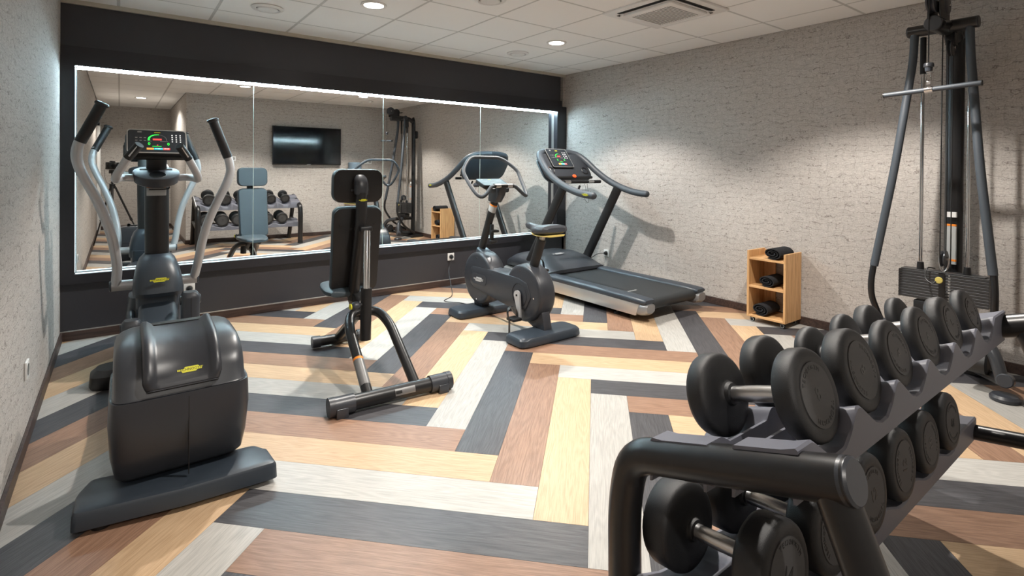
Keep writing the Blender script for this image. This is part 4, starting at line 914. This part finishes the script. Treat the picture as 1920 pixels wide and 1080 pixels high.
# cup tray
TT = Matrix.Translation((0.188, 4.03, 1.232)) @ Matrix.Rotation(0.42, 4, 'X') @ Matrix.Translation((-0.188, -4.03, -1.232))
def halfmoon(z, s):
    out = []
    for i in range(40):
        t = 2*PI*i/40; x = 0.126*s*math.copysign(abs(math.cos(t))**0.75, math.cos(t)); y = math.sin(t); y = (0.085 if y > 0 else 0.115)*s*y
        out.append(Vector((0.188+x, 4.05+y, z)))
    return out
MB().loft([halfmoon(1.175, 0.90), halfmoon(1.182, 0.96), halfmoon(1.225, 1.0), halfmoon(1.236, 0.98), halfmoon(1.238, 0.94)]).xf(TT).build('cup_tray', ANTH2, el)
MB().lathe([(0.047, 0.0012), (0.044, 0.003), (0.040, 0.0012), (0, 0.0012)], (0.192, 4.0, 1.2375), (0, 0, 1), 28).xf(TT).build('cup_recess', BLACK, el)
MB().bb((0.10, 4.075, 1.237), (0.275, 4.095, 1.2405), 0.001).xf(TT).build('tray_slot', INK, el)
MB().tube([(0.19, 4.10, 1.23), (0.19, 4.06, 1.33)], 0.055, 20, rb=0.025, upv=(1, 0, 0)).build('console_neck', BLACK, el)
Me = plane_mat((0.190, 3.985, 1.435), (1, 0.0, 0), (0, 0.55, 0.835))
display(el, Me, 0.302, 0.166, ALU)
b = MB().prism(rrect(-0.165, 0.165, -0.105, 0.09, 0.03), 'z', -0.06, -0.028, 0.012); b.xf(Me); b.build('console_shell', BLACK, el)
for s in (-1, 1):
    pts = [(0.19+s*0.10, 4.05, 1.205), (0.19+s*0.185, 4.02, 1.210), (0.19+s*0.212, 3.90, 1.195), (0.19+s*0.205, 3.85, 1.225), (0.19+s*0.15, 3.80, 1.33), (0.19+s*0.105, 3.76, 1.395)]
    MB().tube(pts[:5], 0.0225, 18, fillet=0.05).build('fixed_handle', SILVER, el)
    g = MB().tube([(0.19+s*0.152, 3.803, 1.327), (0.19+s*0.098, 3.755, 1.405)], 0.0245, 18).build('handle_grip', BLACK, el)
    MB().tube([(0.19+s*0.144, 3.782, 1.340), (0.19+s*0.106, 3.748, 1.396)], 0.013, 12).build('pulse_sensor', BRUSH, g)
# pivots and swing arms
MB().tube([(-0.045, 4.2, 0.512), (0.43, 4.2, 0.512)], 0.034, 24).build('pivot_shaft', SILVER, el)
for x, d in ((-0.045, -1), (0.43, 1)): MB().lathe([(0, 0.008), (0.028, 0.008), (0.034, 0.003), (0.035, -0.004), (0, -0.004)], (x, 4.2, 0.512), (d, 0, 0), 24).build('shaft_cap', BLUEG, el)
LA = [(-0.018, 4.19, 0.52), (-0.012, 4.17, 0.64), (-0.030, 4.13, 0.79), (-0.062, 4.10, 0.93), (-0.118, 4.07, 1.09), (-0.170, 4.03, 1.21), (-0.200, 4.00, 1.31), (-0.198, 3.97, 1.38), (-0.178, 3.96, 1.445)]
RA = [(0.410, 4.19, 0.52), (0.432, 4.17, 0.63), (0.452, 4.15, 0.76), (0.486, 4.13, 0.90), (0.540, 4.12, 1.04), (0.588, 4.11, 1.15), (0.616, 4.11, 1.24), (0.612, 4.11, 1.305), (0.594, 4.11, 1.37)]
for A, tip in ((LA, [(-0.184, 3.963, 1.42), (-0.083, 3.915, 1.645)]), (RA, [(0.602, 4.11, 1.345), (0.505, 4.09, 1.60)])):
    arm = MB().tube(A, 0.0275, 20, smooth=5).build('swing_arm', SILVER, el)
    d = (Vector(tip[1])-Vector(tip[0])).normalized()
    MB().tube(tip, 0.0305, 20).build('foam_grip', BLACK, arm)
    MB().lathe([(0, 0.010), (0.030, 0.007), (0.037, 0.0), (0.037, -0.008), (0.030, -0.016), (0, -0.016)], tip[1], d, 20).build('grip_end', BLACK, arm)
# pedal arms
for x, y, z1, z0 in ((0.058, 3.86, 0.362, 0.14), (0.358, 3.86, 0.492, 0.22)):
    link = MB(); link.loft([se(x, y, 0.050, 0.055, 4, 28, z) for z in (z0, z1-0.035)]+[se(x, y, 0.047, 0.050, 3.6, 28, z1-0.015), se(x, y, 0.036, 0.040, 3, 28, z1)])
    lo_ = link.build('pedal_link', ANTH2, el)
    MB().cyl((x-0.057, y, z1-0.05), (x+0.057, y, z1-0.05), 0.030, bev=0.005).build('link_joint', ANTH, lo_)
    MB().bb((x-0.0015, y-0.0565, z0+0.01), (x+0.0015, y-0.052, z1-0.03)).build('link_seam', INK, lo_)
for x, z in ((0.06, 0.17), (0.35, 0.28)):
    MB().loft([se(x, 3.38, 0.060, 0.19, 4, 32, z-0.03), se(x, 3.38, 0.068, 0.20, 4, 32, z-0.018), se(x, 3.38, 0.068, 0.20, 4, 32, z+0.01), se(x, 3.38, 0.060, 0.19, 4, 32, z+0.018)]).build('pedal', BLACK, el)
for x in (0.06, 0.35): MB().tube([(x, 3.1, 0.20), (x, 3.7, 0.20), (x, 4.1, 0.35)], 0.022, 14, fillet=0.08).build('drive_rod', BLUEG, el)
MB().loft([se(0.195, 3.87, 0.325, 0.105, 5, 44, 0.0), se(0.195, 3.87, 0.335, 0.115, 5, 44, 0.02), se(0.195, 3.87, 0.330, 0.112, 5, 44, 0.075), se(0.195, 3.87, 0.300, 0.09, 4, 44, 0.105)]).build('front_base', BLACK, el)
MB().loft([se(0.2, 4.44, 0.17, 0.20, 4, 36, 0.07), se(0.2, 4.44, 0.165, 0.19, 4, 36, 0.30), se(0.2, 4.42, 0.15, 0.16, 3.5, 36, 0.40), se(0.2, 4.40, 0.10, 0.10, 3, 36, 0.43)]).build('front_housing', ANTH2, el)

# ------------------------------------------------------------------ cable pulley tower
tw = thing('pulley_tower', 'tall black cable pulley tower with A-frame legs and weight stack by the right wall', 'cable machine', (4.25, 1.03, 0))
MB().tube([(4.44, 1.03, 0.03), (4.44, 1.03, 2.02), (4.40, 1.03, 2.16), (4.28, 1.03, 2.215), (4.02, 1.03, 2.190)], 0.050, 24, rb=0.034, upv=(0, 0, 1) if False else None, smooth=5).build('column', BTUBE, tw)
MB().tube([(4.19, 1.22, 2.205), (4.19, 0.865, 2.205)], 0.036, 24).build('top_crossbar', BTUBE, tw)
for y, d in ((1.22, 1), (0.865, -1)): MB().lathe([(0, 0.005), (0.033, 0.005), (0.037, 0.0), (0.037, -0.006), (0, -0.006)], (4.19, y, 2.205), (0, d, 0), 24).build('end_cap', ANTH, tw)
MB().tube([(4.25, 1.035, 2.205), (3.98, 1.035, 2.195)], 0.046, 26).build('head_arm', BTUBE, tw)
MB().lathe([(0, 0.005), (0.043, 0.005), (0.047, 0.0), (0.047, -0.006), (0, -0.006)], (3.98, 1.035, 2.195), (-1, 0, 0), 26).build('arm_cap', ANTH2, tw)
def pulley(c, R, wd=0.026, ax=(0, 1, 0), tag_='pulley', mt=ANTH):
    h = wd/2
    o = MB().lathe([(0, -h), (R*0.85, -h), (R, -h*0.8), (R, -h*0.5), (R*0.84, 0), (R, h*0.5), (R, h*0.8), (R*0.85, h), (0, h)], c, ax, 36).build(tag_, mt, tw, sharp=30)
    MB().cyl(Vector(c)-Vector(ax)*(h+0.008), Vector(c)+Vector(ax)*(h+0.008), 0.008).build('axle', CHROME, o); return o
pulley((3.975, 1.035, 2.325), 0.070, 0.05); pulley((4.10, 1.01, 2.315), 0.060, 0.045)
for s in (-1, 1): MB().prism([(3.955, 2.22), (4.14, 2.22), (4.14, 2.33), (4.09, 2.36), (3.98, 2.35), (3.95, 2.33)], 'y', 1.025+s*0.030-0.003, 1.025+s*0.030+0.003).build('pulley_bracket', BLACK, tw)
MB().tube([(4.14, 1.055, 2.30), (4.20, 1.055, 2.31)], 0.007, 8).build('bracket_lever', BLACK, tw)
pulley((4.29, 1.02, 2.085), 0.055, 0.03)
MB().box((4.30, 1.02, 2.14), (0.07, 0.05, 0.08), None, 0.006).build('pulley_hanger', BLACK, tw)
MB().prism(rrect(4.47, 4.52, 1.84, 1.98, 0.02), 'y', 1.0, 1.06, 0.006).build('rear_hook', BLACK, tw)
LL = [(4.185, 1.185, 2.20), (4.185, 1.19, 2.02), (4.095, 1.26, 1.30), (3.99, 1.335, 0.66)]
RL = [(4.185, 0.905, 2.20), (4.185, 0.90, 2.02), (4.10, 0.83, 1.30), (4.01, 0.748, 0.69)]
for L_, e in ((LL, 1), (RL, -1)):
    MB().tube(L_, 0.0235, 20, fillet=0.15).build('leg_sleeve', GTUBE, tw)
    a = Vector(L_[-1]); MB().tube([a+Vector((0.004, 0, 0.03)), a+Vector((-0.015, e*0.012, -0.10)), a+Vector((-0.01, e*0.01, -0.20)), a+Vector((0.12, -e*0.02, -0.42)), a+Vector((0.38, -e*0.10, -0.58))], 0.0185, 16, fillet=0.12).build('leg_tube', BTUBE, tw)
for y, xx in ((1.155, 4.25), (0.915, 4.25)):
    MB().tube([(xx, y, 0.62), (xx, y, 2.16)], 0.0105, 16).build('guide_rod', CHROME, tw)
    MB().tube([(xx, y, 1.93), (xx, y, 2.17)], 0.017, 16).build('rod_sleeve', BLACK, tw)
    MB().lathe([(0.021, 0), (0.018, 0.05), (0.012, 0.052), (0, 0.052)], (xx, y, 0.636), (0, 0, 1), 20).build('rod_bushing', BLACK, tw)
nz = 10
for k in range(nz):
    z = 0.452+k*0.0182
    MB().bb((4.20, 0.80, z), (4.30, 1.262, z+0.0168), 0.0015, 1).build('weight_plate', GREYPLATE, tw)
MB().bb((4.205, 0.82, 0.635), (4.295, 1.25, 0.640), 0.001, 1).build('top_plate', GREYPLATE, tw)
t = MB()
for k in range(nz): add_text(t, str(5*(nz-k)), 0.014, plane_mat((4.1996, 0.992, 0.461+k*0.0182), (0, -1, 0), (0, 0, 1)), 0.0002)
t.build('weight_numbers', mat('white_print', (0.7, 0.7, 0.68), 0.5), tw)
MB().bb((4.197, 1.012, 0.455), (4.2005, 1.045, 0.634)).build('selector_strip', BLACK, tw)
pn = MB().cyl((4.20, 1.03, 0.598), (4.15, 1.03, 0.598), 0.007).build('selector_pin', CHROME, tw)
MB().lathe([(0, 0.01), (0.018, 0.008), (0.021, 0.0), (0.015, -0.008), (0, -0.008)], (4.146, 1.03, 0.598), (-1, 0, 0), 20).build('yellow_knob', mat('pale_yellow', (0.62, 0.52, 0.14), 0.4), pn)
MB().tube([(4.15, 1.035, 0.60), (4.13, 1.06, 0.575), (4.15, 1.10, 0.60), (4.18, 1.10, 0.66), (4.22, 1.07, 0.66)], 0.004, 8, smooth=5).build('pin_cord', BLACK, pn)
pulley((4.245, 1.03, 0.725), 0.052, 0.030, mt=BRAKET)
for s in (-1, 1): MB().tube([(4.245, 1.03+s*0.021, 0.74), (4.245, 1.03+s*0.024, 0.70), (4.245, 1.03+s*0.015, 0.655), (4.245, 1.03, 0.64)], 0.006, 10, smooth=3).build('pulley_fork', BRUSH, tw)
for x, y, z0, z1 in ((4.19, 1.038, 0.73, 2.16), (4.24, 1.020, 0.76, 2.03), (4.345, 1.02, 0.20, 2.08)): MB().cyl((x, y, z0), (x, y, z1), 0.0035, n=8).build('steel_cable', INK, tw)
MB().cyl((3.905, 1.035, 1.93), (3.905, 1.035, 2.33), 0.0035, n=8).build('steel_cable', INK, tw)
MB().lathe([(0, 0.035), (0.022, 0.035), (0.026, 0.028), (0.026, 0.012), (0.020, 0.008), (0.018, -0.015), (0, -0.015)], (3.905, 1.033, 1.905), (0, 0, 1), 24).build('cable_stop', ANTH2, tw)
ch = MB(); ch.box((3.905, 1.033, 1.883), (0.006, 0.024, 0.024), None, 0.003)
def link_ring(c, a, b, r): return [(c[0], c[1]+b*math.sin(t), c[2]+a*math.cos(t)) for t in [i*PI/10 for i in range(21)]]
ch.tube(link_ring((3.905, 1.033, 1.848), 0.030, 0.012, 0), 0.0028, 8); ch.build('carabiner', CHROME, tw)
lo_ = Vector((0, 0.035, 0)); 
sb = MB().tube([(3.905, 1.262, 1.768), (3.905, 0.79, 1.790)], 0.0150, 18).build('pull_bar', GTUBE, tw)
MB().tube([(3.905, 1.052, 1.7778), (3.905, 1.012, 1.7797)], 0.0180, 18).build('bar_clamp', CHROME, sb)
MB().bb((3.902, 1.022, 1.788), (3.908, 1.044, 1.83), 0.002).build('clamp_lug', CHROME, sb)
for p, q in (((3.905, 1.262, 1.768), (3.905, 1.267, 1.7678)), ((3.905, 0.79, 1.790), (3.905, 0.785, 1.7902))): MB().cyl(p, q, 0.0165).build('bar_end', BLACK, sb)
# column labels
MB().bb((4.400, 1.002, 1.045), (4.406, 1.057, 1.08)).build('pictogram_label', INK, tw) if False else None
lb = MB().bb((4.3895, 1.0, 0.675), (4.392, 1.060, 0.94)).build('label', PAPER, tw)
for z in (0.927, 0.695): MB().bb((4.3885, 1.0, z), (4.391, 1.060, z+0.013)).build('orange_band', ORANGE, lb)
MB().bb((4.3895, 1.0, 0.985), (4.392, 1.055, 1.02)).build('pictogram_label', WHITE, tw)
# low base of the tower
MB().tube([(4.44, 1.03, 0.34), (4.10, 1.03, 0.34)], 0.030, 18).build('base_beam', BTUBE, tw)
MB().box((4.25, 1.03, 0.40), (0.10, 0.30, 0.08), None, 0.01).build('stack_stand', BLACK, tw)
for e in (1, -1):
    MB().tube([(4.20, 1.03+e*0.05, 0.34), (4.02, 1.03+e*0.28, 0.29), (3.99, 1.03+e*0.335, 0.09)], 0.032, 18, fillet=0.10).build('front_leg', BRAKET, tw)
    MB().tube([(4.42, 1.03+e*0.01, 0.06), (4.0, 1.03+e*0.33, 0.10)], 0.030, 18).build('base_spreader', BTUBE, tw)
    MB().lathe([(0, 0.006), (0.034, 0.006), (0.039, 0.0), (0.039, -0.05), (0, -0.05)], (3.965, 1.03+e*0.345, 0.115), (-1, 0, 0.1), 26).build('leg_cap', ANTH2, tw)
    MB().lathe([(0, 0.0), (0.062, 0.0), (0.068, 0.008), (0.068, 0.020), (0.056, 0.034), (0.03, 0.040), (0, 0.042)], (3.98, 1.03+e*0.345, 0.0), (0, 0, 1), 30).build('rubber_foot', ANTH, tw)
    MB().cyl((4.06, 1.03+e*0.16, 0.16), (4.06, 1.03+e*0.26, 0.16), 0.062, bev=0.01, n=28).build('foam_roller', RUBBER, tw)
MB().bb((4.30, 0.80, 0.0), (4.54, 1.26, 0.035), 0.008).build('base_plate', BLACK, tw)

# ------------------------------------------------------------------ towel shelf on castors
sh = thing('towel_cart', 'small oak shelf cart on castors against the right wall', 'shelf', (4.42, 2.21, 0))
SX0, SX1, SY0, SY1, SZ0, SZ1 = 4.285, 4.555, 2.05, 2.375, 0.045, 0.605
for a, b in ((SY0, SY0+0.018), (SY1-0.018, SY1)): MB().bb((SX0, a, SZ0), (SX1, b, SZ1), 0.0015, 1).build('side_panel', OAKV, sh)
for z in (SZ0, 0.295, 0.530): MB().bb((SX0+0.002, SY0+0.018, z), (SX1, SY1-0.018, z+0.018), 0.001, 1).build('shelf_board', OAKH, sh)
MB().bb((SX1-0.014, SY0+0.018, SZ0+0.018), (SX1, SY0+0.115, 0.53)).build('back_strip', OAKV, sh)
MB().bb((SX1-0.014, SY1-0.115, SZ0+0.018), (SX1, SY1-0.018, 0.53)).build('back_strip', OAKV, sh)
MB().bb((SX1-0.014, SY0+0.018, 0.548), (SX1, SY1-0.018, SZ1-0.01)).build('back_rail', OAKH, sh)
for x in (SX0+0.035, SX1-0.035):
    for y in (SY0+0.035, SY1-0.035):
        c = MB().lathe([(0, -0.010), (0.018, -0.010), (0.020, -0.007), (0.020, 0.007), (0.018, 0.010), (0, 0.010)], (x, y, 0.020), (1, 0, 0), 22).build('castor', BLACK, sh)
        MB().lathe([(0.013, -0.0112), (0.015, -0.0112), (0.015, 0.0112), (0.013, 0.0112)], (x, y, 0.020), (1, 0, 0), 22).build('castor_rim', WHITE, c)
        MB().bb((x-0.016, y-0.016, 0.038), (x+0.016, y+0.016, 0.046)).build('castor_plate', BLACK, sh)
def towel(cy, z, x0, x1, a, b, lab, rz=0.0):
    """rolled towel with axis along X: spiral end"""
    t = thing('rolled_towel', lab, 'towel', (x0, cy, z), rz, 'rolled charcoal towels')
    mb = MB(); N = 110; turns = 2.75; th = 0.0085
    path = []
    for i in range(N+1):
        f = i/N; ang = turns*2*PI*f+0.6; r = 0.20+0.80*f
        wob = 1+0.035*math.sin(ang*2.0+1)
        path.append((math.cos(ang)*r*a*wob, math.sin(ang)*r*b*wob))
    nx = 7; vs = []; fs = []
    for sgn in (0, 1):
        for j in range(nx):
            fx = j/(nx-1)
            for i, (py, pz) in enumerate(path):
                L_ = math.hypot(py, pz)+1e-6; k = (L_-(th if sgn else 0.0))/L_
                xo = x0+(x1-x0)*fx+(0.006*math.sin(i*0.13) if j in (0, nx-1) else 0)
                vs.append(Vector((xo, cy+py*k, z+b+pz*k)))
    def id_(s_, j, i): return s_*nx*(N+1)+j*(N+1)+i
    for j in range(nx-1):
        for i in range(N):
            fs.append((id_(0, j, i), id_(0, j, i+1), id_(0, j+1, i+1), id_(0, j+1, i))); fs.append((id_(1, j, i), id_(1, j+1, i), id_(1, j+1, i+1), id_(1, j, i+1)))
    for i in range(N):
        fs.append((id_(0, 0, i), id_(1, 0, i), id_(1, 0, i+1), id_(0, 0, i+1))); fs.append((id_(0, nx-1, i), id_(0, nx-1, i+1), id_(1, nx-1, i+1), id_(1, nx-1, i)))
    mb.add(vs, fs); mb.build('cloth_roll', TOWEL, t, sharp=70)
    MB().loft([se(cy, z+b, a*0.5, b*0.5, 2, 20, x0+0.018, 'x'), se(cy, z+b, a*0.5, b*0.5, 2, 20, x1-0.01, 'x')]).build('inner_fold', TOWEL, t)
    return t
towel(2.165, 0.549, 4.29, 4.52, 0.074, 0.052, 'rolled charcoal towel lying on top of the oak cart')
towel(2.215, 0.314, 4.295, 4.50, 0.070, 0.050, 'rolled charcoal towel on the middle shelf of the oak cart')
towel(2.265, 0.064, 4.295, 4.50, 0.074, 0.056, 'rolled charcoal towel on the bottom shelf of the oak cart')

# ------------------------------------------------------------------ things seen in the mirror
tv = thing('television', 'large black flat television on the wall opposite the mirror', 'television', (2.78, YT, 1.32))
MB().bb((2.17, YT+0.035, 1.325), (3.39, YT+0.075, 2.02), 0.004).build('bezel', BLACK, tv)
MB().bb((2.185, YT+0.0752, 1.345), (3.375, YT+0.0765, 2.008)).build('screen', SCREENB, tv)
MB().bb((2.5, YT+0.0005, 1.5), (3.1, YT+0.036, 1.85)).build('wall_bracket', BLACK, tv)
MB().bb((2.76, YT+0.076, 1.330), (2.83, YT+0.078, 1.336)).build('maker_mark', WBADGE, tv)
# camera on tripod: stands where the picture was taken from
tr = thing('camera_tripod', 'black photo camera on a tall tripod, seen only in the mirror', 'tripod', (-0.09, -0.12, 0))
dv = Vector((fw.x, fw.y, 0)).normalized(); sv = Vector((dv.y, -dv.x, 0)); Rc = Matrix((sv, dv, Vector((0, 0, 1)))).transposed()
cc = Vector((0, 0, 1.28))-dv*0.15
MB().box(cc, (0.165, 0.08, 0.115), Rc, 0.012).build('camera_body', BLACK, tr)
MB().box(cc+Vector((0, 0, 0.06)), (0.06, 0.06, 0.035), Rc, 0.01).build('viewfinder', BLACK, tr)
MB().lathe([(0, 0), (0.036, 0), (0.04, 0.03), (0.038, 0.06), (0.043, 0.085), (0.036, 0.086), (0.03, 0.07), (0, 0.066)], cc+dv*0.035, dv, 28).build('lens', BLACK, tr)
MB().tube([cc+sv*-0.07+Vector((0, 0, 0.04)), cc+sv*-0.12+Vector((0, 0, -0.10)), cc+sv*-0.08+Vector((0, 0, -0.26)), cc+sv*0.02+Vector((0, 0, -0.22)), cc+sv*0.07+Vector((0, 0, 0.04))], 0.006, 8, rb=0.002, smooth=5).build('neck_strap', BLACK, tr)
base = Vector((cc.x, cc.y, 0))
MB().tube([base+Vector((0, 0, 0.72)), base+Vector((0, 0, 1.16))], 0.016, 14).build('centre_column', BLACK, tr)
MB().box(base+Vector((0, 0, 1.19)), (0.07, 0.07, 0.06), Rc, 0.01).build('tripod_head', BLACK, tr)
MB().cyl(base+Vector((0, 0, 0.93)), base+Vector((0, 0, 1.0)), 0.038, bev=0.005).build('collar', BLACK, tr)
for ang in (92, 238, 335):
    f_ = base+Vector((math.cos(math.radians(ang))*0.45, math.sin(math.radians(ang))*0.45, 0.0)); top_ = base+Vector((math.cos(math.radians(ang))*0.035, math.sin(math.radians(ang))*0.035, 0.96))
    mid = top_.lerp(f_, 0.55)
    lg = MB().tube([top_, mid], 0.014, 12).build('leg', BLACK, tr)
    MB().tube([mid, f_+Vector((0, 0, 0.012))], 0.010, 12).build('lower_leg', BLACK, lg)
    MB().cyl(mid-(f_-top_).normalized()*0.02, mid+(f_-top_).normalized()*0.02, 0.018).build('leg_clamp', BLACK, lg)
# water dispenser with jug, mostly behind the bench in the mirror
wd_ = thing('water_dispenser', 'brown water dispenser with a blue-grey bottle, seen in the mirror beyond the bench', 'water dispenser', (3.62, 0.19, 0))
MB().bb((3.47, 0.04, 0.0), (3.77, 0.34, 1.10), 0.02).build('cabinet', mat('taupe_plastic', (0.16, 0.12, 0.10), 0.4), wd_)
MB().lathe([(0, 0), (0.05, 0), (0.055, 0.03), (0.125, 0.07), (0.128, 0.16), (0.122, 0.18), (0.128, 0.20), (0.128, 0.27), (0.11, 0.285), (0, 0.285)], (3.62, 0.19, 1.10), (0, 0, 1), 36).build('water_bottle', mat('blue_bottle', (0.16, 0.22, 0.28), 0.15), wd_)
MB().bb((3.53, 0.34, 0.80), (3.71, 0.365, 0.98), 0.006).build('tap_panel', BLACK, wd_)
for x in (3.58, 3.66): MB().cyl((x, 0.36, 0.90), (x, 0.39, 0.89), 0.012).build('tap', WHITE, wd_)
# white door at the end of the recess
dr = struct('door_1', MB().bb((XL+0.002, -3.05, 0.0), (XL+0.03, -2.55, 2.03)), mat('door_white', (0.72, 0.74, 0.72), 0.35), 'white door at the end of the left wall, seen in the mirror', 'door')
MB().bb((XL+0.001, -3.12, 0), (XL+0.045, -3.05, 2.10), 0.004).build('door_frame', WHITEM, dr); MB().bb((XL+0.001, -2.55, 0), (XL+0.045, -2.48, 2.10), 0.004).build('door_frame', WHITEM, dr); MB().bb((XL+0.001, -3.12, 2.03), (XL+0.045, -2.48, 2.10), 0.004).build('door_frame', WHITEM, dr)
MB().tube([(XL+0.03, -2.63, 1.05), (XL+0.07, -2.63, 1.05), (XL+0.07, -2.74, 1.05)], 0.009, 10, fillet=0.015).build('door_handle', BRUSH, dr)

for who, par in (('bike', bk), ('treadmill', tm), ('elliptical', el)):
    pts, r = CORDS[who]; MB().tube(pts, r, 8, smooth=8).build('power_cord', BLACK, par)
for o in bpy.data.objects:
    if o.name.startswith('lettering'): o['kind'] = 'stuff'
